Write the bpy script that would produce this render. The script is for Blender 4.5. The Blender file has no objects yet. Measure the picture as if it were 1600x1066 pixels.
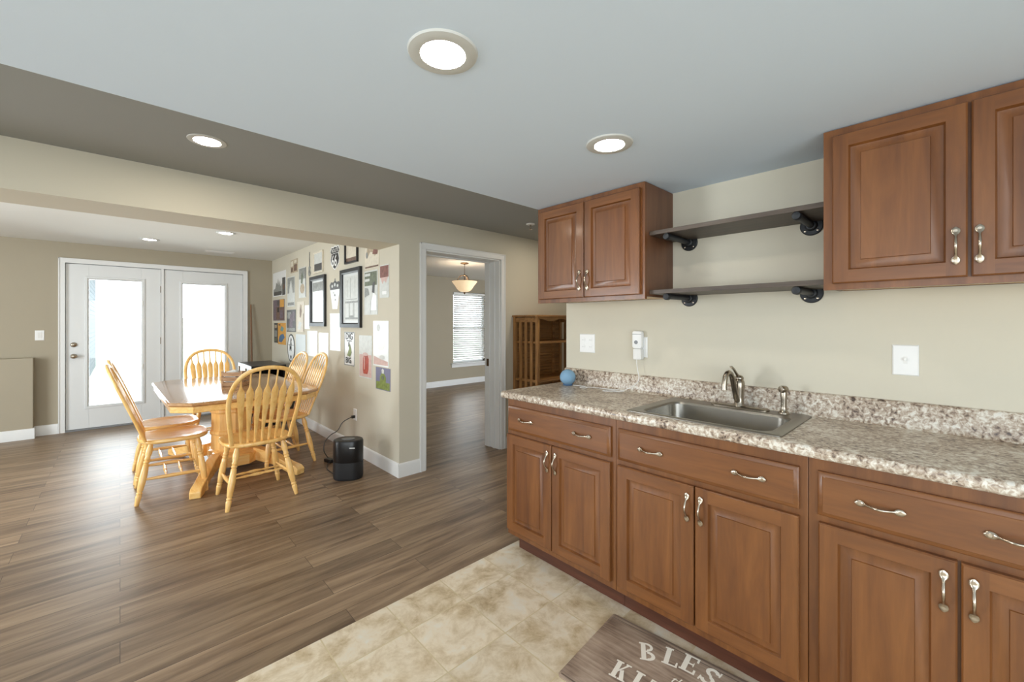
import bpy, bmesh, math, random
from mathutils import Vector, Matrix

# ------------------------------------------------------------------ camera, world, lights, exposure
SC = bpy.context.scene
COL = SC.collection
PI = math.pi
CAM_H = 1.3402
TH = 0.7552
cam_d = bpy.data.cameras.new('camera')
cam_d.sensor_fit = 'HORIZONTAL'
cam_d.sensor_width = 36.0
cam_d.lens = 650.5 / 1600 * 36.0
cam_d.shift_y = -28.6 / 1600
cam_d.clip_start = 0.02
cam = bpy.data.objects.new('camera', cam_d)
cam.location = (0, 0, CAM_H)
cam.rotation_euler = (PI / 2, 0, -TH)
COL.objects.link(cam)
SC.camera = cam

SC.view_settings.view_transform = 'Standard'
SC.view_settings.look = 'None'
SC.view_settings.gamma = 1
SC.view_settings.use_curve_mapping = False
SC.view_settings.exposure = 0.07
SC.cycles.caustics_reflective = False
SC.cycles.caustics_refractive = False
SC.cycles.sample_clamp_indirect = 6
SC.cycles.max_bounces = 10
SC.cycles.diffuse_bounces = 6

W = bpy.data.worlds.new('overcast_sky')
SC.world = W
W.use_nodes = True
W.node_tree.nodes['Background'].inputs[0].default_value = (0.86, 0.93, 1.0, 1)
W.node_tree.nodes['Background'].inputs[1].default_value = 6.0


def area(name, loc, rot, sx, sy, power, color):
    d = bpy.data.lights.new(name, 'AREA')
    d.shape = 'RECTANGLE'
    d.size = sx
    d.size_y = sy
    d.energy = power
    d.color = color
    o = bpy.data.objects.new(name, d)
    o.location = loc
    o.rotation_euler = rot
    COL.objects.link(o)
    return o


# added fill lights standing in for daylight, before the closed rear and left walls
area('fill_rear', (-1.3, -2.5, 1.15), (PI / 2, 0, 0), 3.4, 1.7, 96, (0.82, 0.91, 1.0))
area('fill_left', (-3.5, -0.6, 1.2), (PI / 2, 0, -PI / 2), 3.0, 1.5, 62, (0.84, 0.92, 1.0))
area('fill_dining_left', (-3.5, 4.5, 1.2), (PI / 2, 0, -PI / 2), 1.6, 1.6, 145, (0.88, 0.95, 1.0))
# sky light entering through the glazed doors and the bedroom window
area('skylight_doors', (0.43, 7.75, 1.15), (-PI / 2, 0, 0), 1.7, 1.9, 60, (0.92, 0.97, 1.0))
area('skylight_window', (5.65, 7.75, 1.25), (-PI / 2, 0, 0), 0.9, 1.5, 22, (0.92, 0.97, 1.0))

# ------------------------------------------------------------------ helpers


def lin(c):
    c /= 255.0
    return c / 12.92 if c <= 0.04045 else ((c + 0.055) / 1.055) ** 2.4


def RGB(r, g, b):
    return (lin(r), lin(g), lin(b), 1.0)


class NT:
    def __init__(self, m):
        self.t = m.node_tree

    def n(self, typ, **kw):
        o = self.t.nodes.new(typ)
        for k, v in kw.items():
            setattr(o, k, v)
        return o

    def l(self, a, b):
        self.t.links.new(a, b)


def mat(name, col, rough=0.5, metal=0.0, spec=0.5, noise=0.0, nscale=8.0, bump=0.0, bscale=80.0, trans=0.0, coat=0.0):
    m = bpy.data.materials.new(name)
    m.use_nodes = True
    t = NT(m)
    b = m.node_tree.nodes['Principled BSDF']
    b.inputs['Base Color'].default_value = col
    b.inputs['Roughness'].default_value = rough
    b.inputs['Metallic'].default_value = metal
    b.inputs['Specular IOR Level'].default_value = spec
    b.inputs['Transmission Weight'].default_value = trans
    b.inputs['Coat Weight'].default_value = coat
    tc = t.n('ShaderNodeTexCoord')
    nz = t.n('ShaderNodeTexNoise')
    nz.inputs['Scale'].default_value = nscale
    nz.inputs['Detail'].default_value = 5
    t.l(tc.outputs['Object'], nz.inputs['Vector'])
    mx = t.n('ShaderNodeMix', data_type='RGBA')
    mx.inputs[6].default_value = tuple(max(0, c * (1 - noise)) for c in col[:3]) + (1,)
    mx.inputs[7].default_value = tuple(min(1, c * (1 + noise)) for c in col[:3]) + (1,)
    t.l(nz.outputs['Fac'], mx.inputs[0])
    t.l(mx.outputs[2], b.inputs['Base Color'])
    if bump:
        n2 = t.n('ShaderNodeTexNoise')
        n2.inputs['Scale'].default_value = bscale
        n2.inputs['Detail'].default_value = 3
        t.l(tc.outputs['Object'], n2.inputs['Vector'])
        bp = t.n('ShaderNodeBump')
        bp.inputs['Strength'].default_value = bump
        bp.inputs['Distance'].default_value = 0.002
        t.l(n2.outputs['Fac'], bp.inputs['Height'])
        t.l(bp.outputs['Normal'], b.inputs['Normal'])
    return m


def ramp(t, fac, stops):
    r = t.n('ShaderNodeValToRGB')
    e = r.color_ramp.elements
    while len(e) < len(stops):
        e.new(0.5)
    for i, (p, c) in enumerate(stops):
        e[i].position = p
        e[i].color = c
    t.l(fac, r.inputs['Fac'])
    return r


def wood(name, dark, mid, light, axis, rough=0.35, stretch=9.0, scale=3.0, coat=0.0, fine=0.25):
    """grain runs along the object's axis 0, 1 or 2"""
    m = bpy.data.materials.new(name)
    m.use_nodes = True
    t = NT(m)
    b = m.node_tree.nodes['Principled BSDF']
    tc = t.n('ShaderNodeTexCoord')
    oi = t.n('ShaderNodeObjectInfo')
    mp = t.n('ShaderNodeMapping')
    s = [stretch, stretch, stretch]
    s[axis] = 1.0
    mp.inputs['Scale'].default_value = s
    ad = t.n('ShaderNodeVectorMath', operation='MULTIPLY_ADD')
    ad.inputs[1].default_value = (7, 11, 5)
    t.l(oi.outputs['Random'], ad.inputs[0])
    t.l(tc.outputs['Object'], ad.inputs[2])
    t.l(ad.outputs[0], mp.inputs['Vector'])
    n1 = t.n('ShaderNodeTexNoise')
    n1.inputs['Scale'].default_value = scale
    n1.inputs['Detail'].default_value = 6
    n1.inputs['Roughness'].default_value = 0.6
    n1.inputs['Distortion'].default_value = 0.6
    t.l(mp.outputs[0], n1.inputs['Vector'])
    r = ramp(t, n1.outputs['Fac'], [(0.28, dark), (0.5, mid), (0.74, light)])
    n2 = t.n('ShaderNodeTexNoise')
    n2.inputs['Scale'].default_value = scale * 7
    n2.inputs['Detail'].default_value = 3
    t.l(mp.outputs[0], n2.inputs['Vector'])
    mx = t.n('ShaderNodeMix', data_type='RGBA', blend_type='OVERLAY')
    mx.inputs[0].default_value = fine
    t.l(r.outputs[0], mx.inputs[6])
    t.l(n2.outputs['Fac'], mx.inputs[7])
    t.l(mx.outputs[2], b.inputs['Base Color'])
    b.inputs['Roughness'].default_value = rough
    b.inputs['Coat Weight'].default_value = coat
    b.inputs['Coat Roughness'].default_value = 0.13
    return m


def emit(name, col, strength):
    m = bpy.data.materials.new(name)
    m.use_nodes = True
    t = m.node_tree
    t.nodes.clear()
    o = t.nodes.new('ShaderNodeOutputMaterial')
    e = t.nodes.new('ShaderNodeEmission')
    e.inputs[0].default_value = col
    e.inputs[1].default_value = strength
    t.links.new(e.outputs[0], o.inputs[0])
    return m


class MB:
    """collects shapes for ONE mesh object"""

    def __init__(self):
        self.v, self.f, self.m = [], [], []

    def add(self, vs, fs, m=0):
        b = len(self.v)
        self.v += [tuple(p) for p in vs]
        for f in fs:
            self.f.append([b + i for i in f])
            self.m.append(m)
        return self

    def box(self, x0, y0, z0, x1, y1, z1, m=0):
        vs = [(x0, y0, z0), (x1, y0, z0), (x1, y1, z0), (x0, y1, z0), (x0, y0, z1), (x1, y0, z1), (x1, y1, z1), (x0, y1, z1)]
        return self.add(vs, [(0, 3, 2, 1), (4, 5, 6, 7), (0, 1, 5, 4), (1, 2, 6, 5), (2, 3, 7, 6), (3, 0, 4, 7)], m)

    def prism(self, pts, fn, m=0):
        """pts: 2D outline; fn(p, k) -> 3D for k = 0, 1"""
        n = len(pts)
        vs = [fn(p, 0) for p in pts] + [fn(p, 1) for p in pts]
        fs = [tuple(range(n))[::-1], tuple(range(n, 2 * n))]
        fs += [(i, (i + 1) % n, n + (i + 1) % n, n + i) for i in range(n)]
        return self.add(vs, fs, m)

    def poly(self, vs, m=0):
        return self.add(vs, [tuple(range(len(vs)))], m)

    def rings(self, rings, m=0, cap0=True, cap1=True, closed=True):
        n = len(rings[0])
        vs = [p for r in rings for p in r]
        fs = []
        for k in range(len(rings) - 1):
            for i in range(n if closed else n - 1):
                j = (i + 1) % n
                fs.append((k * n + i, k * n + j, (k + 1) * n + j, (k + 1) * n + i))
        if cap0:
            fs.append(tuple(range(n))[::-1])
        if cap1:
            fs.append(tuple(range((len(rings) - 1) * n, len(rings) * n)))
        return self.add(vs, fs, m)

    def lathe(self, prof, p0=(0, 0, 0), p1=(0, 0, 1), n=24, m=0, cap=True):
        """prof: (radius, distance along p0->p1)"""
        a = Vector(p0)
        d = (Vector(p1) - a).normalized()
        u = d.orthogonal().normalized()
        w = d.cross(u)
        R = []
        for r, s in prof:
            R.append([a + d * s + (u * math.cos(2 * PI * i / n) + w * math.sin(2 * PI * i / n)) * r for i in range(n)])
        return self.rings(R, m, cap, cap)

    def tube(self, path, rad, n=10, m=0, up=None, flat=1.0, cap=True):
        """sweep an ellipse along a polyline; rad number or list of (r) ; flat = second radius / first; up = direction of the first radius"""
        P = [Vector(p) for p in path]
        N = len(P)
        R = []
        ref = Vector(up) if up else None
        prev = None
        for i in range(N):
            t = (P[min(i + 1, N - 1)] - P[max(i - 1, 0)]).normalized()
            if ref is not None:
                u = (ref - t * ref.dot(t)).normalized()
            else:
                if prev is None:
                    u = t.orthogonal().normalized()
                else:
                    u = (prev - t * prev.dot(t)).normalized()
            prev = u
            w = t.cross(u)
            r = rad[i] if isinstance(rad, (list, tuple)) else rad
            if isinstance(r, tuple):
                ra, rb = r
            else:
                ra, rb = r, r * flat
            R.append([P[i] + u * (ra * math.cos(2 * PI * k / n)) + w * (rb * math.sin(2 * PI * k / n)) for k in range(n)])
        return self.rings(R, m, cap, cap)

    def ball(self, c, r, n=20, m=0, sz=1.0):
        k = n // 2
        prof = [(max(1e-4, r * math.sin(PI * i / k)), r * sz * (1 - math.cos(PI * i / k))) for i in range(k + 1)]
        return self.lathe(prof, (c[0], c[1], c[2] - r * sz), (c[0], c[1], c[2]), n, m)

    def text(self, s, size, fn, m=0, font_shear=0.0, bold=0.0):
        """lettering as polygons; fn(x, y) -> 3D; x starts at 0, y baseline"""
        cu = bpy.data.curves.new('txt', 'FONT')
        cu.body = s
        cu.size = size
        cu.shear = font_shear
        cu.offset = bold
        cu.resolution_u = 3
        o = bpy.data.objects.new('txt', cu)
        COL.objects.link(o)
        dg = bpy.context.evaluated_depsgraph_get()
        me = bpy.data.meshes.new_from_object(o.evaluated_get(dg))
        vs = [fn(v.co.x, v.co.y) for v in me.vertices]
        self.add(vs, [tuple(p.vertices) for p in me.polygons], m)
        bpy.data.objects.remove(o)
        bpy.data.curves.remove(cu)
        bpy.data.meshes.remove(me)
        return self

    def build(self, name, mats, parent=None, bevel=0.0, smooth=True, angle=40, seg=2):
        me = bpy.data.meshes.new(name)
        me.from_pydata(self.v, [], self.f)
        if not isinstance(mats, (list, tuple)):
            mats = [mats]
        for q in mats:
            me.materials.append(q)
        me.polygons.foreach_set('material_index', self.m)
        bm = bmesh.new()
        bm.from_mesh(me)
        bmesh.ops.recalc_face_normals(bm, faces=bm.faces[:])
        bm.to_mesh(me)
        bm.free()
        if smooth:
            me.shade_smooth()
            me.set_sharp_from_angle(angle=math.radians(angle))
        o = bpy.data.objects.new(name, me)
        COL.objects.link(o)
        if parent:
            o.parent = parent
        if bevel:
            md = o.modifiers.new('bevel', 'BEVEL')
            md.width = bevel
            md.segments = seg
            md.limit_method = 'ANGLE'
            md.angle_limit = math.radians(40)
        return o


def thing(name, label, cat, loc=(0, 0, 0), rz=0.0, group=None):
    o = bpy.data.objects.new(name, None)
    o.empty_display_size = 0.1
    COL.objects.link(o)
    o.location = loc
    o.rotation_euler = (0, 0, rz)
    return tag(o, label, cat, group)


def tag(o, label, cat, group=None):
    o['label'] = label
    o['category'] = cat
    if group:
        o['group'] = group
    return o


def struct(o, label=None, cat=None):
    o['kind'] = 'structure'
    if label:
        o['label'] = label
        o['category'] = cat
    return o


def copy_thing(src, loc, rz, label, group=None):
    r = src.copy()
    COL.objects.link(r)
    r.location = loc
    r.rotation_euler = (0, 0, rz)
    r['label'] = label
    if group:
        r['group'] = group
    for c in list(src.children):
        k = c.copy()
        COL.objects.link(k)
        k.parent = r
        for g in list(c.children):
            h = g.copy()
            COL.objects.link(h)
            h.parent = k
    return r


ON_X = -PI / 2  # things on walls that face -X: local x runs to the viewer's right, y into the wall, z up

# ------------------------------------------------------------------ materials
M = {}
M['wall'] = mat('beige_wall_paint', RGB(203, 197, 180), 0.75, noise=0.02, nscale=3, bump=0.06, bscale=300, spec=0.3)
M['ceil_w'] = mat('warm_white_ceiling_paint', RGB(226, 226, 221), 0.85, noise=0.015, nscale=2, bump=0.08, bscale=200, spec=0.2)
M['wall_shaded'] = mat('beige_wall_paint_shaded', RGB(167, 158, 139), 0.75, noise=0.02, nscale=3, bump=0.06, bscale=300, spec=0.3)  # same beige paint, backlit shade darkened into the colour
M['ceil_strip'] = mat('ceiling_paint_shaded', RGB(156, 158, 155), 0.85, noise=0.015, nscale=2, bump=0.08, bscale=200, spec=0.2)  # shade above the soffit edge darkened into the ceiling colour
M['ceil'] = mat('flat_ceiling_paint', RGB(211, 225, 240), 0.85, noise=0.015, nscale=2, bump=0.08, bscale=200, spec=0.2)
M['trim'] = mat('white_trim_paint', RGB(226, 227, 226), 0.4, noise=0.01, spec=0.45)
M['door'] = mat('white_door_paint', RGB(222, 224, 224), 0.38, noise=0.01, spec=0.45)
M['white'] = mat('white_plastic', RGB(232, 232, 230), 0.35, noise=0.01)
M['white_light'] = mat('white_enamel', RGB(225, 224, 220), 0.45, noise=0.01)
M['grey_pl'] = mat('grey_plastic', RGB(120, 122, 124), 0.4)
M['dark'] = mat('dark_recess', RGB(30, 26, 24), 0.7)
M['black'] = mat('black_plastic', RGB(22, 22, 24), 0.32, noise=0.1, nscale=40)
M['blacktex'] = mat('black_textured_plastic', RGB(28, 28, 30), 0.5, noise=0.2, nscale=200, bump=0.3, bscale=500)
M['blackmetal'] = mat('black_iron_pipe', RGB(44, 46, 49), 0.45, metal=0.5, noise=0.15, nscale=60, bump=0.15)
M['steel'] = mat('brushed_stainless_steel', RGB(172, 168, 160), 0.27, metal=1.0, noise=0.06, nscale=30)
M['steel_rim'] = mat('stainless_rim', RGB(150, 146, 138), 0.33, metal=1.0, noise=0.06, nscale=30)
M['nickel'] = mat('brushed_nickel', RGB(160, 150, 136), 0.24, metal=1.0, noise=0.04, nscale=20)
M['pull'] = mat('satin_nickel_pull', RGB(184, 172, 156), 0.25, metal=1.0, noise=0.03, nscale=20)
M['bronze'] = mat('aged_bronze', RGB(104, 82, 62), 0.35, metal=0.9, noise=0.1, nscale=30)

CD, CM_, CL = RGB(92, 53, 25), RGB(114, 69, 32), RGB(130, 82, 41)
M['cab_v'] = wood('cabinet_maple_vertical_grain', CD, CM_, CL, 2, 0.40, 10, 1.6, 0.2, 0.15)
M['cab_h'] = wood('cabinet_maple_horizontal_grain', CD, CM_, CL, 0, 0.40, 10, 1.6, 0.2, 0.15)
M['cab_side'] = wood('cabinet_side_laminate', RGB(88, 56, 38), RGB(104, 68, 46), RGB(114, 78, 54), 2, 0.4, 8, 2.0, 0.0, 0.15)
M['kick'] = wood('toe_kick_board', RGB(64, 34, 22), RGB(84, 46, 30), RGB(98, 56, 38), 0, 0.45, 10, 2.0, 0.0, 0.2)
M['cab_under'] = mat('cabinet_underside_maple', RGB(205, 178, 138), 0.55, noise=0.06, nscale=12)
OD, OM, OL = RGB(229, 174, 96), RGB(248, 201, 124), RGB(252, 215, 149)
M['oak_x'] = wood('honey_oak_grain_across', OD, OM, OL, 0, 0.25, 12, 2.4, 0.35, 0.25)
M['oak_y'] = wood('honey_oak_grain_along', OD, OM, OL, 1, 0.25, 12, 2.4, 0.35, 0.25)
M['oak_z'] = wood('honey_oak_grain_upright', OD, OM, OL, 2, 0.28, 12, 2.4, 0.3, 0.25)
M['oak_top'] = wood('honey_oak_table_top', RGB(168, 122, 76), RGB(190, 142, 92), RGB(204, 160, 110), 1, 0.16, 12, 2.0, 0.6, 0.2)
M['shelf_oak'] = wood('old_oak_slats', RGB(110, 74, 38), RGB(150, 106, 58), RGB(174, 128, 76), 2, 0.45, 12, 3.0, 0.0, 0.3)
M['shelf_oak_h'] = wood('old_oak_boards', RGB(110, 74, 38), RGB(150, 106, 58), RGB(174, 128, 76), 0, 0.45, 12, 3.0, 0.0, 0.3)
M['shelf_board'] = wood('grey_brown_stained_shelf', RGB(54, 46, 40), RGB(74, 63, 54), RGB(92, 80, 69), 0, 0.45, 14, 3.0, 0.0, 0.3)
M['crate'] = wood('rustic_crate_wood', RGB(120, 88, 62), RGB(172, 134, 98), RGB(212, 182, 148), 0, 0.6, 10, 6.0, 0.0, 0.4)
M['stick'] = wood('brown_stick', RGB(92, 60, 34), RGB(120, 82, 48), RGB(140, 100, 62), 2, 0.4)


def floor_planks():
    m = bpy.data.materials.new('vinyl_wood_planks')
    m.use_nodes = True
    t = NT(m)
    b = m.node_tree.nodes['Principled BSDF']
    tc = t.n('ShaderNodeTexCoord')
    br = t.n('ShaderNodeTexBrick')
    br.offset = 0.37
    br.offset_frequency = 2
    br.squash = 1.0
    br.inputs['Scale'].default_value = 1.0
    br.inputs['Brick Width'].default_value = 1.22
    br.inputs['Row Height'].default_value = 0.15
    br.inputs['Mortar Size'].default_value = 0.0012
    br.inputs['Mortar Smooth'].default_value = 0.3
    br.inputs['Color1'].default_value = (0, 0, 0, 1)
    br.inputs['Color2'].default_value = (1, 1, 1, 1)
    br.inputs['Mortar'].default_value = (0.5, 0.5, 0.5, 1)
    t.l(tc.outputs['Object'], br.inputs['Vector'])
    mp = t.n('ShaderNodeMapping')
    mp.inputs['Scale'].default_value = (1.0, 11.0, 1.0)
    t.l(tc.outputs['Object'], mp.inputs['Vector'])
    mul = t.n('ShaderNodeMath', operation='MULTIPLY')
    mul.inputs[1].default_value = 37.0
    t.l(br.outputs['Color'], mul.inputs[0])
    nz = t.n('ShaderNodeTexNoise', noise_dimensions='4D')
    nz.inputs['Scale'].default_value = 1.5
    nz.inputs['Detail'].default_value = 7
    nz.inputs['Roughness'].default_value = 0.62
    nz.inputs['Distortion'].default_value = 0.5
    t.l(mp.outputs[0], nz.inputs['Vector'])
    t.l(mul.outputs[0], nz.inputs['W'])
    r = ramp(t, nz.outputs['Fac'], [(0.30, RGB(88, 68, 51)), (0.45, RGB(124, 102, 80)), (0.58, RGB(148, 125, 100)), (0.75, RGB(172, 149, 122))])
    hsv = t.n('ShaderNodeHueSaturation')
    mr = t.n('ShaderNodeMapRange')
    mr.inputs['To Min'].default_value = 0.82
    mr.inputs['To Max'].default_value = 1.14
    t.l(br.outputs['Color'], mr.inputs['Value'])
    t.l(mr.outputs[0], hsv.inputs['Value'])
    t.l(r.outputs[0], hsv.inputs['Color'])
    mx = t.n('ShaderNodeMix', data_type='RGBA')
    mx.inputs[7].default_value = RGB(58, 44, 34)
    t.l(br.outputs['Fac'], mx.inputs[0])
    t.l(hsv.outputs[0], mx.inputs[6])
    t.l(mx.outputs[2], b.inputs['Base Color'])
    b.inputs['Roughness'].default_value = 0.42
    b.inputs['Specular IOR Level'].default_value = 0.5
    bp = t.n('ShaderNodeBump')
    bp.inputs['Strength'].default_value = 0.12
    bp.inputs['Distance'].default_value = 0.002
    t.l(nz.outputs['Fac'], bp.inputs['Height'])
    t.l(bp.outputs['Normal'], b.inputs['Normal'])
    return m


def floor_tiles():
    m = bpy.data.materials.new('beige_stone_tiles')
    m.use_nodes = True
    t = NT(m)
    b = m.node_tree.nodes['Principled BSDF']
    tc = t.n('ShaderNodeTexCoord')
    mp = t.n('ShaderNodeMapping')
    mp.inputs['Location'].default_value = (-0.023, -0.141, 0)
    t.l(tc.outputs['Object'], mp.inputs['Vector'])
    br = t.n('ShaderNodeTexBrick')
    br.offset = 0.0
    br.inputs['Scale'].default_value = 1.0
    br.inputs['Brick Width'].default_value = 0.297
    br.inputs['Row Height'].default_value = 0.297
    br.inputs['Mortar Size'].default_value = 0.0028
    br.inputs['Mortar Smooth'].default_value = 0.2
    br.inputs['Color1'].default_value = (0, 0, 0, 1)
    br.inputs['Color2'].default_value = (1, 1, 1, 1)
    t.l(mp.outputs[0], br.inputs['Vector'])
    mul = t.n('ShaderNodeMath', operation='MULTIPLY')
    mul.inputs[1].default_value = 23.0
    t.l(br.outputs['Color'], mul.inputs[0])
    n1 = t.n('ShaderNodeTexNoise', noise_dimensions='4D')
    n1.inputs['Scale'].default_value = 7.5
    n1.inputs['Detail'].default_value = 8
    n1.inputs['Roughness'].default_value = 0.68
    n1.inputs['Distortion'].default_value = 0.4
    t.l(tc.outputs['Object'], n1.inputs['Vector'])
    t.l(mul.outputs[0], n1.inputs['W'])
    r = ramp(t, n1.outputs['Fac'], [(0.30, RGB(164, 140, 106)), (0.42, RGB(204, 185, 153)), (0.54, RGB(228, 214, 190)), (0.68, RGB(228, 224, 212))])
    mx = t.n('ShaderNodeMix', data_type='RGBA')
    mx.inputs[7].default_value = RGB(206, 190, 154)
    hsv = t.n('ShaderNodeHueSaturation')
    mr = t.n('ShaderNodeMapRange')
    mr.inputs['To Min'].default_value = 0.90
    mr.inputs['To Max'].default_value = 1.04
    t.l(br.outputs['Color'], mr.inputs['Value'])
    t.l(mr.outputs[0], hsv.inputs['Value'])
    t.l(r.outputs[0], hsv.inputs['Color'])
    t.l(br.outputs['Fac'], mx.inputs[0])
    t.l(hsv.outputs[0], mx.inputs[6])
    t.l(mx.outputs[2], b.inputs['Base Color'])
    b.inputs['Roughness'].default_value = 0.42
    bp = t.n('ShaderNodeBump')
    bp.inputs['Strength'].default_value = 0.25
    bp.inputs['Distance'].default_value = 0.002
    inv = t.n('ShaderNodeMath', operation='SUBTRACT')
    inv.inputs[0].default_value = 1.0
    t.l(br.outputs['Fac'], inv.inputs[1])
    t.l(inv.outputs[0], bp.inputs['Height'])
    t.l(bp.outputs['Normal'], b.inputs['Normal'])
    return m


def granite():
    m = bpy.data.materials.new('granite_look_laminate')
    m.use_nodes = True
    t = NT(m)
    b = m.node_tree.nodes['Principled BSDF']
    tc = t.n('ShaderNodeTexCoord')
    n0 = t.n('ShaderNodeTexNoise')
    n0.inputs['Scale'].default_value = 9
    n0.inputs['Detail'].default_value = 3
    t.l(tc.outputs['Object'], n0.inputs['Vector'])
    n1 = t.n('ShaderNodeTexNoise')
    n1.inputs['Scale'].default_value = 68
    n1.inputs['Detail'].default_value = 6
    n1.inputs['Roughness'].default_value = 0.62
    n1.inputs['Distortion'].default_value = 0.55
    t.l(tc.outputs['Object'], n1.inputs['Vector'])
    a = t.n('ShaderNodeMath', operation='MULTIPLY_ADD')
    a.inputs[1].default_value = 0.35
    t.l(n0.outputs['Fac'], a.inputs[0])
    a2 = t.n('ShaderNodeMath', operation='SUBTRACT')
    a2.inputs[1].default_value = 0.175
    t.l(n1.outputs['Fac'], a2.inputs[0])
    t.l(a2.outputs[0], a.inputs[2])
    r = ramp(t, a.outputs[0], [(0.30, RGB(70, 58, 52)), (0.38, RGB(124, 106, 92)), (0.46, RGB(170, 152, 134)), (0.54, RGB(192, 180, 164)), (0.63, RGB(222, 217, 206)), (0.8, RGB(206, 204, 198))])
    vo = t.n('ShaderNodeTexVoronoi')
    vo.inputs['Scale'].default_value = 42
    t.l(tc.outputs['Object'], vo.inputs['Vector'])
    rv = ramp(t, vo.outputs['Distance'], [(0.06, (1, 1, 1, 1)), (0.13, (0, 0, 0, 1))])
    n3 = t.n('ShaderNodeTexNoise')
    n3.inputs['Scale'].default_value = 14
    t.l(tc.outputs['Object'], n3.inputs['Vector'])
    rn = ramp(t, n3.outputs['Fac'], [(0.52, (0, 0, 0, 1)), (0.6, (1, 1, 1, 1))])
    mm = t.n('ShaderNodeMath', operation='MULTIPLY')
    t.l(rv.outputs[0], mm.inputs[0])
    t.l(rn.outputs[0], mm.inputs[1])
    mx = t.n('ShaderNodeMix', data_type='RGBA')
    mx.inputs[7].default_value = RGB(62, 50, 46)
    t.l(mm.outputs[0], mx.inputs[0])
    t.l(r.outputs[0], mx.inputs[6])
    t.l(mx.outputs[2], b.inputs['Base Color'])
    b.inputs['Roughness'].default_value = 0.3
    return m


def thin_glass():
    m = bpy.data.materials.new('window_glass')
    m.use_nodes = True
    t = NT(m)
    t.t.nodes.clear()
    o = t.n('ShaderNodeOutputMaterial')
    tr = t.n('ShaderNodeBsdfTransparent')
    tr.inputs[0].default_value = (0.95, 0.97, 0.97, 1)
    gl = t.n('ShaderNodeBsdfGlossy')
    gl.inputs['Roughness'].default_value = 0.02
    fr = t.n('ShaderNodeFresnel')
    fr.inputs['IOR'].default_value = 1.45
    mx = t.n('ShaderNodeMixShader')
    t.l(fr.outputs[0], mx.inputs[0])
    t.l(tr.outputs[0], mx.inputs[1])
    t.l(gl.outputs[0], mx.inputs[2])
    t.l(mx.outputs[0], o.inputs[0])
    return m


def linen():
    m = bpy.data.materials.new('printed_weathered_mat')
    m.use_nodes = True
    t = NT(m)
    b = m.node_tree.nodes['Principled BSDF']
    tc = t.n('ShaderNodeTexCoord')
    mp = t.n('ShaderNodeMapping')
    mp.inputs['Scale'].default_value = (2.0, 26.0, 1)
    t.l(tc.outputs['Object'], mp.inputs['Vector'])
    n1 = t.n('ShaderNodeTexNoise')
    n1.inputs['Scale'].default_value = 3
    n1.inputs['Detail'].default_value = 6
    t.l(mp.outputs[0], n1.inputs['Vector'])
    n2 = t.n('ShaderNodeTexNoise')
    n2.inputs['Scale'].default_value = 7
    n2.inputs['Detail'].default_value = 4
    t.l(tc.outputs['Object'], n2.inputs['Vector'])
    ad = t.n('ShaderNodeMath', operation='ADD')
    t.l(n1.outputs['Fac'], ad.inputs[0])
    t.l(n2.outputs['Fac'], ad.inputs[1])
    hf = t.n('ShaderNodeMath', operation='MULTIPLY')
    hf.inputs[1].default_value = 0.5
    t.l(ad.outputs[0], hf.inputs[0])
    r = ramp(t, hf.outputs[0], [(0.36, RGB(116, 96, 82)), (0.5, RGB(158, 138, 121)), (0.64, RGB(184, 165, 147))])
    t.l(r.outputs[0], b.inputs['Base Color'])
    b.inputs['Roughness'].default_value = 0.7
    return m


M['planks'] = floor_planks()
M['tiles'] = floor_tiles()
M['granite'] = granite()
M['glass'] = thin_glass()
M['mat'] = linen()
M['mat_print'] = mat('cream_print', RGB(240, 234, 222), 0.7, noise=0.06, nscale=30)
M['mat_line'] = mat('dark_border_print', RGB(112, 96, 84), 0.7)
M['ring'] = mat('downlight_trim_enamel', RGB(196, 197, 193), 0.5, noise=0.01)
M['lamp_warm'] = emit('warm_led_lens', (1.0, 0.90, 0.76, 1), 95)
M['lamp_neutral'] = emit('neutral_led_lens', (1.0, 0.95, 0.88, 1), 50)
M['lamp_bulb'] = emit('warm_bulb', (1.0, 0.88, 0.72, 1), 170)
M['lawn'] = mat('pale_lawn', RGB(176, 182, 160), 0.9, noise=0.3, nscale=3)
M['concrete'] = mat('pale_concrete', RGB(196, 194, 188), 0.8, noise=0.06, nscale=6)
M['siding'] = mat('grey_siding', RGB(92, 98, 104), 0.7, noise=0.05)
M['roofing'] = mat('grey_shingles', RGB(90, 90, 92), 0.8, noise=0.2, nscale=20)
M['fence'] = mat('pale_painted_fence', RGB(226, 222, 214), 0.8, noise=0.15, nscale=10)

# ------------------------------------------------------------------ room shell
XW, YH, YF, XD = 2.188, 3.292, 7.424, 1.758     # kitchen wall, doorway wall, far wall, gallery wall
XF, XU = 1.665, 1.887                            # faces of the base and wall cabinets
ZC, ZH, ZD, ZB = 2.043, 2.285, 2.322, 2.305      # ceilings: kitchen, passage, dining, bedroom
YT = 1.838                                       # tile / plank joint
XL, YR, XR = -3.6, -2.6, 4.45                    # left wall, rear wall, passage end
TOP = 2.6

struct(MB().box(XL - .1, YT, -.06, 7.2, 7.6, 0).build('floor', M['planks'], smooth=False), 'brown wood-look plank floor through the dining area and doorway', 'floor')
struct(MB().box(XL - .1, YR - .1, -.06, XW + .1, YT, 0).build('floor_kitchen', M['tiles'], smooth=False), 'beige stone tile floor in front of the cabinets', 'floor')

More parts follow.
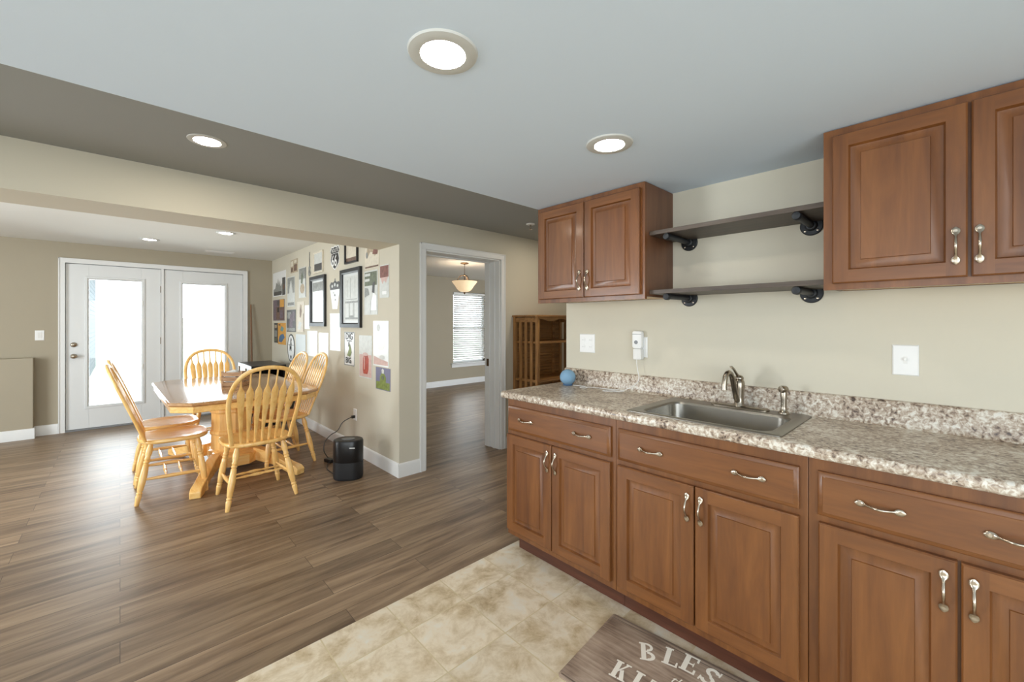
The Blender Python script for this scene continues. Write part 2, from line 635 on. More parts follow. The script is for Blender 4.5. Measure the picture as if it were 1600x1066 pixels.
struct(MB().box(XW, YR, 0, XW + .12, 1.79, ZC + .05).build('wall_kitchen', M['wall'], smooth=False), 'beige wall behind the sink and upper shelves', 'wall')
w = MB()
w.box(XD, YH, 0, 2.014, 3.52, ZB + .1)
w.box(2.014, YH, 2.012, 2.93, 3.52, ZB + .1)
w.box(2.93, YH, 0, XR, 3.52, ZB + .1)
struct(w.build('wall_doorway', M['wall'], smooth=False), 'beige wall holding the white cased doorway', 'wall')
struct(MB().box(XL, YH, 2.02, XD, 3.68, ZB + .1).build('wall_header', M['wall'], smooth=False), 'beige header beam over the opening to the dining area', 'wall')
struct(MB().box(XD, 3.52, 0, 1.88, YF, TOP).build('wall_gallery', M['wall'], smooth=False), 'beige dining wall hung with posters', 'wall')
w = MB()
w.box(XL, YF, 0, -.50, YF + .14, TOP)
w.box(-.50, YF, 2.09, 1.37, YF + .14, TOP)
w.box(1.37, YF, 0, 1.88, YF + .14, TOP)
struct(w.build('wall_far', M['wall_shaded'], smooth=False), 'beige far wall around the glazed doors', 'wall')
struct(MB().box(XL, 7.30, 0, -.735, YF, .93).build('wall_ledge', M['wall_shaded'], smooth=False), 'low boxed-out ledge on the far wall left of the glazed doors', 'wall')
struct(MB().box(XL - .1, YR, 0, XL, 7.6, TOP).build('wall_left', M['wall_shaded'], smooth=False), 'beige left wall', 'wall')
struct(MB().box(XL, YR - .1, 0, XW + .12, YR, TOP).build('wall_rear', M['wall'], smooth=False), 'beige rear wall', 'wall')
w = MB()
w.box(XR, 1.67, 0, XR + .1, YH, TOP)
w.box(XW + .12, 1.67, 0, XR, 1.79, TOP)
struct(w.build('wall_passage', M['wall'], smooth=False), 'beige walls closing the passage behind the kitchen wall', 'wall')
w = MB()
YBK = 7.37
w.box(1.88, YBK, 0, 5.20, YBK + .14, TOP)
w.box(5.20, YBK, 0, 6.10, YBK + .14, .47)
w.box(5.20, YBK, 2.005, 6.10, YBK + .14, TOP)
w.box(6.10, YBK, 0, 7.1, YBK + .14, TOP)
struct(w.build('wall_bedroom', M['wall_shaded'], smooth=False), 'beige wall around the window seen through the doorway', 'wall')
struct(MB().box(7.0, 3.52, 0, 7.1, YBK, TOP).build('wall_bedroom_side', M['wall_shaded'], smooth=False), 'beige side wall of the room beyond the doorway', 'wall')

struct(MB().box(XL, YR, ZC, XW + .12, 1.772, ZC + .4).build('ceiling', M['ceil'], smooth=False), 'low grey-white kitchen ceiling', 'ceiling')
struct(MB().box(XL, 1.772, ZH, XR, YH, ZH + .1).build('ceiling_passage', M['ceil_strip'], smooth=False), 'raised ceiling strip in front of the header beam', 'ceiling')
struct(MB().box(XL, 3.68, ZD, XD, YF, ZD + .1).build('ceiling_dining', M['ceil_w'], smooth=False), 'white dining area ceiling', 'ceiling')
struct(MB().box(1.88, 3.52, ZB, 7.0, YBK, ZB + .1).build('ceiling_bedroom', M['ceil_w'], smooth=False), 'white ceiling of the room beyond the doorway', 'ceiling')


def base_profile(mb, ax, p0, p1, wall, sgn, h=.12, d=.014):
    """baseboard run: ax 'x' along X on plane y=wall, or 'y' along Y on plane x=wall; sgn = direction out of the wall"""
    prof = [(0, 0), (d, 0), (d, h - .025), (d * .75, h - .012), (d * .45, h - .004), (0, h)]
    if ax == 'x':
        mb.prism(prof, lambda p, k: ((p1 if k else p0), wall + sgn * p[0], p[1]))
    else:
        mb.prism(prof, lambda p, k: (wall + sgn * p[0], (p1 if k else p0), p[1]))


b = MB()
base_profile(b, 'x', XD - .014, 1.957, YH, -1)
base_profile(b, 'x', 2.988, XR, YH, -1)
struct(b.build('baseboard_doorway', M['trim']), 'white baseboard beside the cased doorway', 'baseboard')
b = MB()
base_profile(b, 'y', YH, YF - .014, XD, -1)
struct(b.build('baseboard_gallery', M['trim']), 'white baseboard below the poster wall', 'baseboard')
b = MB()
base_profile(b, 'x', -.735, -.546, YF, -1)
base_profile(b, 'x', XL, -.721, 7.30, -1)
base_profile(b, 'y', 7.30, YF - .014, -.735, 1)
base_profile(b, 'x', 1.422, XD - .0002, YF, -1)
struct(b.build('baseboard_far', M['trim']), 'white baseboard on the far wall beside the glazed doors', 'baseboard')
b = MB()
base_profile(b, 'x', 1.88, 7.0, YBK, -1)
struct(b.build('baseboard_bedroom', M['trim']), 'white baseboard under the window beyond the doorway', 'baseboard')
b = MB()
base_profile(b, 'y', YR, YF, XL, 1)
struct(b.build('baseboard_left', M['trim']), 'white baseboard on the left wall', 'baseboard')


def casing(mb, x0, x1, zt, y, wd=.057, t=.018):
    """three-sided flat casing with a back band on plane y, facing -Y"""
    for a, c in ((x0 - wd, x0), (x1, x1 + wd)):
        mb.box(a, y - t, 0, c, y, zt)
    mb.box(x0 - wd, y - t, zt, x1 + wd, y, zt + wd)
    e = .012
    mb.box(x0 - wd, y - t - .006, 0, x0 - wd + e, y - t, zt + wd)
    mb.box(x1 + wd - e, y - t - .006, 0, x1 + wd, y - t, zt + wd)
    mb.box(x0 - wd, y - t - .006, zt + wd - e, x1 + wd, y - t, zt + wd)


t1 = MB()
casing(t1, 2.014, 2.93, 2.005, YH)
struct(t1.build('trim_1', M['trim'], bevel=.002), 'white casing around the open doorway', 'door casing')
t2 = MB()
t2.box(2.014, YH, 0, 2.030, 3.52, 2.005)
t2.box(2.914, YH, 0, 2.930, 3.52, 2.005)
t2.box(2.014, YH, 1.992, 2.93, 3.52, 2.012)
t2.box(2.030, 3.36, 0, 2.040, 3.39, 1.992)
t2.box(2.904, 3.36, 0, 2.914, 3.39, 1.992)
t2.box(2.904, 3.44, 0, 2.914, 3.52, 1.992)
t2.box(2.030, 3.44, 1.98, 2.914, 3.47, 1.992)
o = struct(t2.build('trim_2', M['trim'], bevel=.002), 'white jamb lining inside the open doorway', 'door jamb')
MB().box(2.900, 3.45, .87, 2.9045, 3.485, .95).build('strike_plate', M['bronze'], o)

# ------------------------------------------------------------------ glazed double door
d0 = MB()
casing(d0, -.487, 1.363, 2.073, YF, .057)
d0.box(-.50, YF, 0, -.487, YF + .14, 2.09)
d0.box(1.363, YF, 0, 1.376, YF + .14, 2.09)
d0.box(-.50, YF, 2.075, 1.376, YF + .14, 2.09)
d0.box(.408, YF - .004, 0, .438, YF + .10, 2.075)
d0.box(-.487, YF + .058, 0, -.470, YF + .085, 2.075)
d0.box(1.346, YF + .058, 0, 1.363, YF + .085, 2.075)
d0.box(.392, YF + .058, 0, .454, YF + .085, 2.075)
d0.box(-.487, YF + .058, 2.052, 1.363, YF + .085, 2.075)
struct(d0.build('trim_3', M['trim'], bevel=.002), 'white casing and centre post around the glazed double doors', 'door casing')
struct(MB().box(-.49, YF - .02, 0, 1.365, YF + .14, .018).build('trim_4', M['grey_pl'], bevel=.003), 'grey threshold under the glazed doors', 'threshold')


def glazed_door(name, x0, x1, g0, g1, label):
    z0, z1, ga, gb = .022, 2.066, .30, 1.885
    yA, yB = YF + .012, YF + .056
    m = MB()
    m.box(x0, yA, z0, g0, yB, z1)
    m.box(g1, yA, z0, x1, yB, z1)
    m.box(g0, yA, z0, g1, yB, ga)
    m.box(g0, yA, gb, g1, yB, z1)
    d = struct(m.build(name, M['door'], bevel=.002), label, 'door')
    f = MB()
    wd = .038

    def ring(dx, y):
        return [(g0 - dx, y, ga - dx), (g1 + dx, y, ga - dx), (g1 + dx, y, gb + dx), (g0 - dx, y, gb + dx)]
    f.rings([ring(wd, yA), ring(wd - .004, yA - .010), ring(.014, yA - .014), ring(.004, yA - .006), ring(.0, yA + .012)], cap0=False, cap1=False)
    fo = f.build('glazing_frame', M['door'], d)
    MB().box(g0 - .002, yA + .014, ga - .002, g1 + .002, yA + .020, gb + .002).build('glass_pane', M['glass'], d, smooth=False)
    return d, yA


dl, yA = glazed_door('door_1', -.483, .404, -.284, .207, 'left glazed white door with round knob and deadbolt')
dr, _ = glazed_door('door_2', .442, 1.359, .644, 1.130, 'right glazed white fixed door behind the dining table')
for zc_, nm, pr in ((1.068, 'deadbolt', [(.030, 0), (.030, .006), (.026, .012), (.018, .014), (.018, .022), (.014, .024)]),
                    (.926, 'door_knob', [(.030, 0), (.030, .006), (.012, .010), (.010, .03), (.022, .038), (.027, .05), (.022, .06), (.008, .064)])):
    MB().lathe(pr, (-.416, yA, zc_), (-.416, yA - 1, zc_), 24).build(nm, M['nickel'], dl)
for zc_ in (.25, 1.05, 1.75):
    MB().lathe([(.006, 0), (.006, .09)], (.406, yA - .004, zc_), (.406, yA - .004, zc_ + 1), 10).build('hinge', M['bronze'], dl)
for zc_ in (.76, 1.60):
    MB().box(.212, yA - .020, zc_ - .03, .224, yA - .010, zc_ + .03).build('blind_slider', M['white'], dl, bevel=.002)

# ------------------------------------------------------------------ bedroom window
wv = MB()
for a in ((5.20, .47, 5.245, 2.005), (6.055, .47, 6.10, 2.005), (5.20, 1.955, 6.10, 2.005), (5.20, .47, 6.10, .515), (5.20, 1.20, 6.10, 1.24)):
    wv.box(a[0], YBK + .05, a[1], a[2], YBK + .11, a[3])
wo = struct(wv.build('window_1', M['trim'], bevel=.003), 'white sash window with blinds seen through the doorway', 'window')
MB().box(5.245, YBK + .075, .515, 6.055, YBK + .081, 1.955).build('glass_pane', M['glass'], wo, smooth=False)
s_ = MB()
s_.box(5.14, YBK - .05, .445, 6.16, YBK + .05, .47)
s_.box(5.16, YBK - .016, .375, 6.14, YBK, .445)
s_.build('window_sill', M['trim'], wo, bevel=.004)
bl = thing('window_blind', 'white horizontal slat blind hanging in the window beyond the doorway', 'blind', (5.65, YBK + .01, 1.99))
MB().box(-.435, -.02, -.035, .435, .03, .005).build('headrail', M['white'], bl, bevel=.003)
sl = MB()
for k in range(30):
    z = -.055 - k * .046
    sl.rings([[(-.43, -.012 + .026 * u, z + .004 * (1 - (2 * u - 1) ** 2) + .034 * (u - .5)) for u in (0, .25, .5, .75, 1)],
              [(.43, -.012 + .026 * u, z + .004 * (1 - (2 * u - 1) ** 2) + .034 * (u - .5)) for u in (0, .25, .5, .75, 1)]], cap0=False, cap1=False, closed=False)
so = sl.build('slats', M['white'], bl)
md = so.modifiers.new('solid', 'SOLIDIFY')
md.thickness = .002
MB().box(-.43, -.018, -1.455, .43, .022, -1.43).build('bottom_rail', M['white'], bl, bevel=.003)
cd = MB()
for x in (-.33, .33):
    cd.tube([(x, -.02, -.03), (x, -.02, -1.44)], .0012, 6)
cd.build('ladder_cord', M['white'], bl)

# ------------------------------------------------------------------ outdoors
struct(MB().box(-30, YF + .14, -.3, 40, 60, -.12).build('ground_outside', M['lawn'], smooth=False), 'pale lawn outside the glazed doors', 'lawn')
struct(MB().box(-2, YF + .14, -.12, 3, 11.0, -.06).build('patio_outside', M['concrete'], smooth=False), 'pale concrete patio outside the glazed doors', 'patio')
h = thing('neighbouring_house', 'grey house seen hazily through the left glazed door', 'house', (-4.4, 18, -.12))
wl = MB()
for k in range(24):
    wl.box(-4, -2 - .012, k * .13, 3.8, 2, k * .13 + .122)
    wl.box(-4, -2, k * .13, 3.79, 2, k * .13 + .13)
wl.build('siding', M['siding'], h)
MB().prism([(-2.4, 3.1), (2.4, 3.1), (0, 4.6)], lambda p, k: (4.2 if k else -4.4, p[0], p[1])).build('roof', M['roofing'], h)
hw = MB().box(2.2, -2.05, 1.2, 3.1, -2.0, 2.5).build('window', M['trim'], h)
MB().box(2.27, -2.06, 1.27, 3.03, -2.045, 2.43).build('pane', M['glass'], hw, smooth=False)
fn = thing('garden_fence', 'pale board fence across the yard outside', 'fence', (3, 26, -.12))
fb = MB()
for k in range(90):
    fb.box(-9 + k * .2, -.01, 0, -9 + k * .2 + .185, .01, 1.7)
fb.build('boards', M['fence'], fn)
rl = MB()
for z in (.3, 1.4):
    rl.box(-9, .01, z, 9, .05, z + .09)
rl.build('rails', M['fence'], fn)

# ------------------------------------------------------------------ cabinets


def door_mb(x0, x1, z0, z1, yf, st=.050, t=.020):
    """raised-panel door, front at y=yf (towards -y), slots: 0 vertical grain, 1 horizontal grain"""
    m = MB()
    e = .004
    yb = yf + t

    def R(i, y):
        return [(x0 + i, y, z0 + i), (x1 - i, y, z0 + i), (x1 - i, y, z1 - i), (x0 + i, y, z1 - i)]
    m.rings([R(0, yb), R(0, yf + e), R(e, yf)], 0, True, False)
    a, b2 = x0 + e, x1 - e
    c, d = z0 + e, z1 - e
    ia, ib, ic, id_ = x0 + st, x1 - st, z0 + st, z1 - st
    m.poly([(a, yf, c), (ia, yf, c), (ia, yf, d), (a, yf, d)], 0)
    m.poly([(ib, yf, c), (b2, yf, c), (b2, yf, d), (ib, yf, d)], 0)
    m.poly([(ia, yf, c), (ib, yf, c), (ib, yf, ic), (ia, yf, ic)], 1)
    m.poly([(ia, yf, id_), (ib, yf, id_), (ib, yf, d), (ia, yf, d)], 1)
    m.rings([R(st, yf), R(st + .002, yf + .004), R(st + .005, yf + .012), R(st + .009, yf + .013), R(st + .033, yf + .0045), R(st + .0345, yf + .0008)], 0, False, True)
    return m


def pull_mb(c, L=.115, vertical=True, out=(0, -1, 0)):
    """arched pull with spoon-shaped ends, centred on c"""
    m = MB()
    n = 22
    path, rad = [], []
    for i in range(n + 1):
        s = -1 + 2 * i / n
        a = abs(s)
        lift = .005 + .021 * (0.5 + 0.5 * math.cos(PI * min(1, a / .82)))
        w = .0038
        if a > .55:
            q = (a - .55) / .45
            w = .0038 + .0062 * math.sin(PI * min(1, q * .98)) ** .8
        th = .0035 if a < .6 else .0026
        if i in (0, n):
            w, th = .002, .001
        d = s * L / 2
        y = c[1] - lift
        path.append((c[0], y, c[2] + d) if vertical else (c[0] + d, y, c[2]))
        rad.append((w, th))
    m.tube(path, rad, 10, 0, up=(1, 0, 0) if vertical else (0, 0, 1))
    for s in (-1, 1):
        d = s * L * .40
        p = (c[0], c[1], c[2] + d) if vertical else (c[0] + d, c[1], c[2])
        m.lathe([(.0045, 0), (.0045, .008)], p, (p[0], p[1] - 1, p[2]), 10)
    return m


def drawer_mb(x0, x1, z0, z1, yf, t=.020):
    m = MB()

    def R(i, y):
        return [(x0 + i, y, z0 + i), (x1 - i, y, z0 + i), (x1 - i, y, z1 - i), (x0 + i, y, z1 - i)]
    m.rings([R(0, yf + t), R(0, yf + .010), R(.004, yf + .006), R(.012, yf + .003), R(.015, yf)], 0, True, True)
    return m


ZTOP = .9015


def base_cabinet(yL, yR, drawer, doors, pulls, vp, label, end_panel=False):
    Wd = yL - yR
    r = thing('base_cabinet', label, 'cabinet', (XF, yL, 0), ON_X, 'base cabinets under the counter')
    m = MB()
    DB = XW - XF - .004
    m.box(0.0008, .0, .105, Wd - .0008, .019, ZTOP)
    m.box(0.0008, .019, .105, .018, DB, ZTOP)
    m.box(Wd - .018, .019, .105, Wd - .0008, DB, ZTOP)
    m.box(.018, .019, .105, Wd - .018, DB, .121)
    m.box(.018, DB - .006, .121, Wd - .018, DB, ZTOP)
    m.build('carcass', M['cab_v'], r, bevel=.0015)
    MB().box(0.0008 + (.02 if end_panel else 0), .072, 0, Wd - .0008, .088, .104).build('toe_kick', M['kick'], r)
    X = lambda y: yL - y
    d = drawer_mb(X(drawer[0]), X(drawer[1]), .716, .858, -.020).build('drawer', M['cab_h'], r)
    for y in pulls:
        pull_mb((X(y), -.020, .790), vertical=False).build('handle', M['pull'], d)
    for (a, b_), y in zip(doors, vp):
        dd = door_mb(X(a), X(b_), .140, .693, -.020).build('door', [M['cab_v'], M['cab_h']], r)
        pull_mb((X(y), -.020, .606), vertical=True).build('handle', M['pull'], dd)
    return r


base_cabinet(1.802, 1.068, (1.790, 1.092), ((1.795, 1.452), (1.446, 1.092)), (1.638, 1.250), (1.476, 1.420),
             'brown base cabinet at the open end of the counter, beside the doorway', True)
base_cabinet(1.068, .332, (1.052, .356), ((1.052, .706), (.700, .356)), (.889, .508), (.730, .677), 'brown base cabinet directly below the stainless sink')
base_cabinet(.332, -.372, (.305, -.345), ((.302, -.006), (-.013, -.345)), (.152, -.110), (.020, -.036), 'brown base cabinet right of the sink, under bare counter')


def wall_cabinet(yL, yR, doors, vp, zb, label):
    Wd = yL - yR
    r = thing('wall_cabinet', label, 'cabinet', (XU, yL, 0), ON_X, 'wall cabinets at the kitchen ceiling')
    m = MB()
    dp = XW - XU - .003
    zt = ZC - .004
    m.box(0, 0, zb, Wd, .019, zt, 0)                   # face frame
    m.box(0, .019, zb + .012, .016, dp, zt, 1)
    m.box(Wd - .016, .019, zb + .012, Wd, dp, zt, 1)
    m.box(0.016, .019, zt - .016, Wd - .016, dp, zt, 1)
    m.box(.016, dp - .006, zb + .012, Wd - .016, dp, zt - .016, 1)
    m.box(.016, .019, zb + .014, Wd - .016, dp - .006, zb + .026, 2)
    m.build('carcass', [M['cab_v'], M['cab_side'], M['cab_under']], r)
    X = lambda y: yL - y
    for (a, b_), y in zip(doors, vp):
        dd = door_mb(X(a), X(b_), zb + .022, 2.012, -.020, .046).build('door', [M['cab_v'], M['cab_h']], r)
        pull_mb((X(y), -.020, zb + .117), vertical=True).build('handle', M['pull'], dd)
    return r


wall_cabinet(1.768, 1.047, ((1.745, 1.410), (1.404, 1.068)), (1.435, 1.381), 1.459, 'brown two-door wall cabinet left of the open shelves')
wall_cabinet(.330, -.393, ((.302, -.028), (-.036, -.366)), (-.003, -.052), 1.459, 'brown two-door wall cabinet right of the open shelves, above bare counter')

# ------------------------------------------------------------------ counter, sink, faucet
ZK, ZKB = .940, .902
SX0, SX1, SY0, SY1 = 1.672, 2.140, .412, 1.022     # sink outer rim
HX0, HX1, HY0, HY1 = SX0 + .016, SX1 - .016, SY0 + .016, SY1 - .016   # cut-out
CY0, CY1, CX0, CX1 = -.40, 1.818, 1.622, XW - .0008
ct = thing('countertop', 'speckled beige granite-look countertop running the length of the cabinets', 'countertop', (1.9, .7, ZKB))
m = MB()
prof = [(HX0, ZKB), (HX0, ZK), (CX0 + .012, ZK), (CX0 + .004, ZK - .003), (CX0, ZK - .012), (CX0, ZKB + .010), (CX0 + .004, ZKB + .002), (CX0 + .012, ZKB)]
cx, cy, cz = 1.9, .7, ZKB
m.prism(prof, lambda p, k: (p[0] - cx, (CY1 if k else CY0) - cy, p[1] - cz))
m.box(HX1 - cx, CY0 - cy, 0, CX1 - cx, CY1 - cy, ZK - ZKB)
m.box(HX0 - cx, CY0 - cy, 0, HX1 - cx, HY0 - cy, ZK - ZKB)
m.box(HX0 - cx, HY1 - cy, 0, HX1 - cx, CY1 - cy, ZK - ZKB)
m.build('worktop', M['granite'], ct, angle=60)
m = MB()
bs = [(CX1, ZK), (CX1 - .030, ZK), (CX1 - .024, ZK + .006), (CX1 - .021, ZK + .016), (CX1 - .021, 1.030), (CX1 - .015, 1.038), (CX1, 1.0395)]
m.prism(bs, lambda p, k: (p[0] - cx, (1.788 if k else CY0) - cy, p[1] - cz))
m.build('backsplash', M['granite'], ct, angle=60)


def rrect(x0, x1, y0, y1, r, z, n=6):
    P = []
    for (a, b_, s) in ((x1 - r, y0 + r, -PI / 2), (x1 - r, y1 - r, 0), (x0 + r, y1 - r, PI / 2), (x0 + r, y0 + r, PI)):
        for i in range(n + 1):
            t_ = s + PI / 2 * i / n
            P.append((a + r * math.cos(t_), b_ + r * math.sin(t_), z))
    return P


sk = thing('kitchen_sink', 'stainless steel single-bowl sink set into the counter', 'sink', (1.906, .717, ZK))
sx, sy = 1.906, .717
BX0, BX1, BY0, BY1 = 1.712, 2.045, .462, .972
m = MB()
off = lambda L: [(x - sx, y - sy, z) for x, y, z in L]
m.rings([off(rrect(SX0, SX1, SY0, SY1, .018, .0002)), off(rrect(SX0, SX1, SY0, SY1, .018, .004)), off(rrect(SX0 + .006, SX1 - .006, SY0 + .006, SY1 - .006, .016, .0065)),
         off(rrect(BX0 - .012, BX1 + .012, BY0 - .012, BY1 + .012, .06, .005)), off(rrect(BX0 - .004, BX1 + .004, BY0 - .004, BY1 + .004, .055, .003)),
         off(rrect(BX0, BX1, BY0, BY1, .055, -.006))], 0, False, False)
m.build('rim', M['steel_rim'], sk)
m = MB()
R_ = []
for z, i, r in ((-.006, 0, .055), (-.13, .008, .055), (-.15, .014, .055), (-.163, .026, .05), (-.168, .045, .04), (-.170, .09, .03)):
    R_.append(off(rrect(BX0 + i, BX1 - i, BY0 + i, BY1 - i, r, z)))
m.rings(R_, 0, False, True)
m.build('basin', M['steel'], sk, angle=60)
m = MB()
m.lathe([(.045, 0), (.045, .002), (.036, .004), (.034, .001), (.006, .001)], (0, 0, -.170), (0, 0, 1), 28)
m.build('drain', M['nickel'], sk)

fc = thing('kitchen_faucet', 'brushed nickel single-handle faucet on the sink back ledge', 'faucet', (2.098, .686, ZK + .0052))
m = MB()
L_, wd_ = .125, .028
pts = []
for i in range(13):
    a = -PI / 2 + PI * i / 12
    pts.append((wd_ * math.sin(a) * 0 + wd_ * math.cos(a) * 0, 0))


def stad(l, r, z, n=10):
    P = []
    for i in range(n + 1):
        a = PI * i / n
        P.append((r * math.cos(a), l - r + r * math.sin(a), z))
    for i in range(n + 1):
        a = PI + PI * i / n
        P.append((r * math.cos(a), -(l - r) + r * math.sin(a), z))
    return P


m.rings([stad(.125, .028, 0), stad(.125, .028, .006), stad(.120, .024, .010), stad(.06, .021, .012)])
m.build('base_plate', M['nickel'], fc)
m = MB()
m.lathe([(.026, .008), (.025, .014), (.021, .020), (.020, .05), (.0225, .09), (.0235, .112), (.021, .124), (.017, .130), (.019, .134), (.019, .140), (.014, .148), (.004, .152)], n=28)
m.build('body', M['nickel'], fc)
m = MB()
# the spout swings towards the open end of the counter: leaves the body low, climbs, arcs over and drops
sd = Vector((-1, .16, 0)).normalized()
sp = []
for s, z in ((.010, .030), (.026, .048), (.040, .085), (.052, .120), (.062, .146), (.074, .162), (.090, .170), (.106, .166), (.119, .152), (.126, .130), (.128, .108), (.128, .094)):
    sp.append((sd.x * s, sd.y * s, z))
m.tube(sp, [.012, .0125, .0125, .012, .0115, .011, .011, .011, .011, .011, .011, .0125], 14)
m.build('spout', M['nickel'], fc)
m = MB()
hp = []
for s, z in ((.0, .142), (.016, .152), (.032, .166), (.046, .180), (.060, .189), (.074, .192)):
    hp.append((sd.x * s, sd.y * s, z))
m.tube(hp, [(.008, .008), (.008, .007), (.0085, .006), (.010, .006), (.011, .0055), (.007, .004)], 12)
m.build('lever_handle', M['nickel'], fc)

sp_ = thing('side_sprayer', 'brushed nickel side sprayer standing right of the faucet', 'sprayer', (2.100, .508, ZK + .0055))
m = MB()
m.lathe([(.021, 0), (.021, .004), (.016, .010), (.0125, .016), (.0115, .03), (.012, .06), (.0135, .085), (.012, .094)], n=24)
m.build('body', M['nickel'], sp_)
m = MB()
m.lathe([(.004, 0), (.014, .002), (.0165, .008), (.0165, .024), (.014, .030), (.004, .031)], (.012, -.008, .104), (-.6, .4, .15), 20)
m.build('spray_head', M['nickel'], sp_)

# ------------------------------------------------------------------ open shelves on pipe brackets


def pipe_shelf(zt, label, blabels):
    X = lambda y: 1.046 - y
    r = tag(MB().box(.001, -.262, 0, X(.332), -.0005, .020).build('wall_shelf', M['shelf_board'], bevel=.001), label, 'shelf', 'stained shelves between the wall cabinets')
    r.location = (XW, 1.046, zt - .020)
    r.rotation_euler = (0, 0, ON_X)
    for y, bl_ in zip((.957, .424), blabels):
        p = thing('pipe_bracket', bl_, 'bracket', (XW, y, zt - .020 - .0145), ON_X, 'black pipe brackets under the shelves')
        f_ = MB()
        f_.lathe([(.043, 0), (.043, .006), (.040, .009), (.024, .010), (.021, .020), (.019, .022), (.0145, .023)], (0, 0, 0), (0, -1, 0), 28)
        fo = f_.build('flange', M['blackmetal'], p)
        for k in range(4):
            a = PI / 4 + k * PI / 2
            q = (.032 * math.cos(a), -.0085, .032 * math.sin(a))
            MB().lathe([(.0048, 0), (.0045, .003), (.002, .004)], q, (q[0], -1, q[2]), 10).build('screw', M['pull'], fo)
        MB().lathe([(.0135, 0), (.0135, .238)], (0, -.015, 0), (0, -1, 0), 18).build('pipe', M['blackmetal'], p)
        MB().lathe([(.0138, 0), (.0168, .002), (.0168, .020), (.014, .026), (.005, .028)], (0, -.240, -.002), (0, -1, -.002), 20).build('end_cap', M['blackmetal'], p)


pipe_shelf(1.796, 'upper of the two dark stained shelves between the wall cabinets',
           ('black pipe bracket under the upper shelf, next to the left wall cabinet', 'black pipe bracket under the upper shelf, next to the right wall cabinet'))
pipe_shelf(1.503, 'lower of the two dark stained shelves between the wall cabinets',
           ('black pipe bracket under the lower shelf, next to the left wall cabinet', 'black pipe bracket under the lower shelf, next to the right wall cabinet'))

# ------------------------------------------------------------------ plates and small things on the kitchen wall


def plate_mb(w, hgt, t=.006):
    m = MB()
    q = lambda i, y: [(-w / 2 + i, y, -hgt / 2 + i), (w / 2 - i, y, -hgt / 2 + i), (w / 2 - i, y, hgt / 2 - i), (-w / 2 + i, y, hgt / 2 - i)]
    m.rings([q(0, 0), q(0, -t * .4), q(.004, -t)])
    return m


p = thing('outlet_plate', 'white double outlet plate on kitchen wall above the blue ball speaker', 'outlet', (XW, 1.617, 1.208), ON_X)
plate_mb(.118, .120).build('cover', M['white'], p)
for x in (-.028, .028):
    for z in (-.022, .022):
        so_ = MB().lathe([(.0155, 0), (.0155, .0012)], (x, -.006, z), (x, -1, z), 18).build('socket', M['white'], p)
        s2 = MB()
        for dx in (-.005, .005):
            s2.box(x + dx - .0007, -.0076, z - .0035, x + dx + .0007, -.0071, z + .0035)
        s2.build('slots', M['grey_pl'], so_)
p = thing('outlet_plate', 'white single outlet plate half hidden behind the plug-in chime', 'outlet', (XW, 1.236, 1.200), ON_X)
plate_mb(.078, .118).build('cover', M['white'], p)
for z in (-.022, .022):
    MB().lathe([(.0155, 0), (.0155, .0015)], (0, -.006, z), (0, -1, z), 18).build('socket', M['white_light'], p)
p = thing('light_switch', 'white single toggle switch on kitchen wall right of the sink', 'light switch', (XW, .128, 1.197), ON_X)
plate_mb(.075, .117).build('cover', M['white'], p)
MB().box(-.006, -.0065, -.014, .006, -.0055, .014).build('slot', M['white_light'], p)
MB().box(-.004, -.016, -.002, .004, -.005, .009).build('toggle', M['white'], p, bevel=.001)
p = thing('light_switch', 'white rocker switch on far wall left of the glazed doors', 'light switch', (-.693, YF, 1.19), 0)
plate_mb(.076, .118).build('cover', M['white'], p)
MB().box(-.017, -.009, -.034, .017, -.005, .034).build('rocker', M['white_light'], p, bevel=.001)

p = thing('plug_in_chime', 'white plug-in doorbell chime with round grey button on kitchen wall', 'doorbell chime', (XW, 1.247, 1.0), ON_X)


def rbox(m, x0, x1, z0, z1, r, y0, y1, mi=0):
    def L(i, y):
        return [(a, y, c) for a, c, _ in rrect(x0 + i, x1 - i, z0 + i, z1 - i, max(.001, r - i), 0, 4)]
    m.rings([L(0, y0), L(0, y1 + .004), L(.002, y1 + .001), L(.006, y1)], mi)


m = MB()
rbox(m, -.030, .030, .192, .293, .014, -.008, -.034)
bd = m.build('body', M['white'], p)
m = MB()
m.lathe([(.011, 0), (.0105, .003), (.004, .0032)], (-.004, -.034, .228), (-.004, -1, .228), 22)
m.build('button', M['grey_pl'], bd)
MB().box(-.029, -.0348, .273, .029, -.033, .275).build('seam', M['grey_pl'], bd)
m = MB()
rbox(m, -.022, .030, .128, .192, .010, -.008, -.040)
m.build('adapter', M['white_light'], p)

cb = MB()
pts = [(2.148, 1.243, 1.130), (2.150, 1.243, 1.10), (2.150, 1.236, 1.06), (2.146, 1.228, 1.02), (2.140, 1.25, .985), (2.132, 1.29, .960), (2.118, 1.33, .9435), (2.10, 1.38, .943), (2.075, 1.41, .943), (2.05, 1.405, .943), (2.055, 1.37, .943), (2.085, 1.33, .9435), (2.11, 1.30, .946), (2.125, 1.34, .9475),
       (2.122, 1.42, .944), (2.12, 1.50, .943), (2.095, 1.56, .943), (2.07, 1.585, .943), (2.05, 1.56, .943), (2.065, 1.53, .945), (2.09, 1.57, .9475), (2.095, 1.62, .945), (2.092, 1.655, .944)]
SPL = []


def catmull(P, k=6):
    P = [Vector(p) for p in P]
    out = []
    for i in range(len(P) - 1):
        a, b_, c, d = P[max(i - 1, 0)], P[i], P[i + 1], P[min(i + 2, len(P) - 1)]
        for j in range(k):
            t_ = j / k
            out.append(.5 * ((2 * b_) + (c - a) * t_ + (2 * a - 5 * b_ + 4 * c - d) * t_ ** 2 + (3 * b_ - a - 3 * c + d) * t_ ** 3))
    out.append(P[-1])
    return out


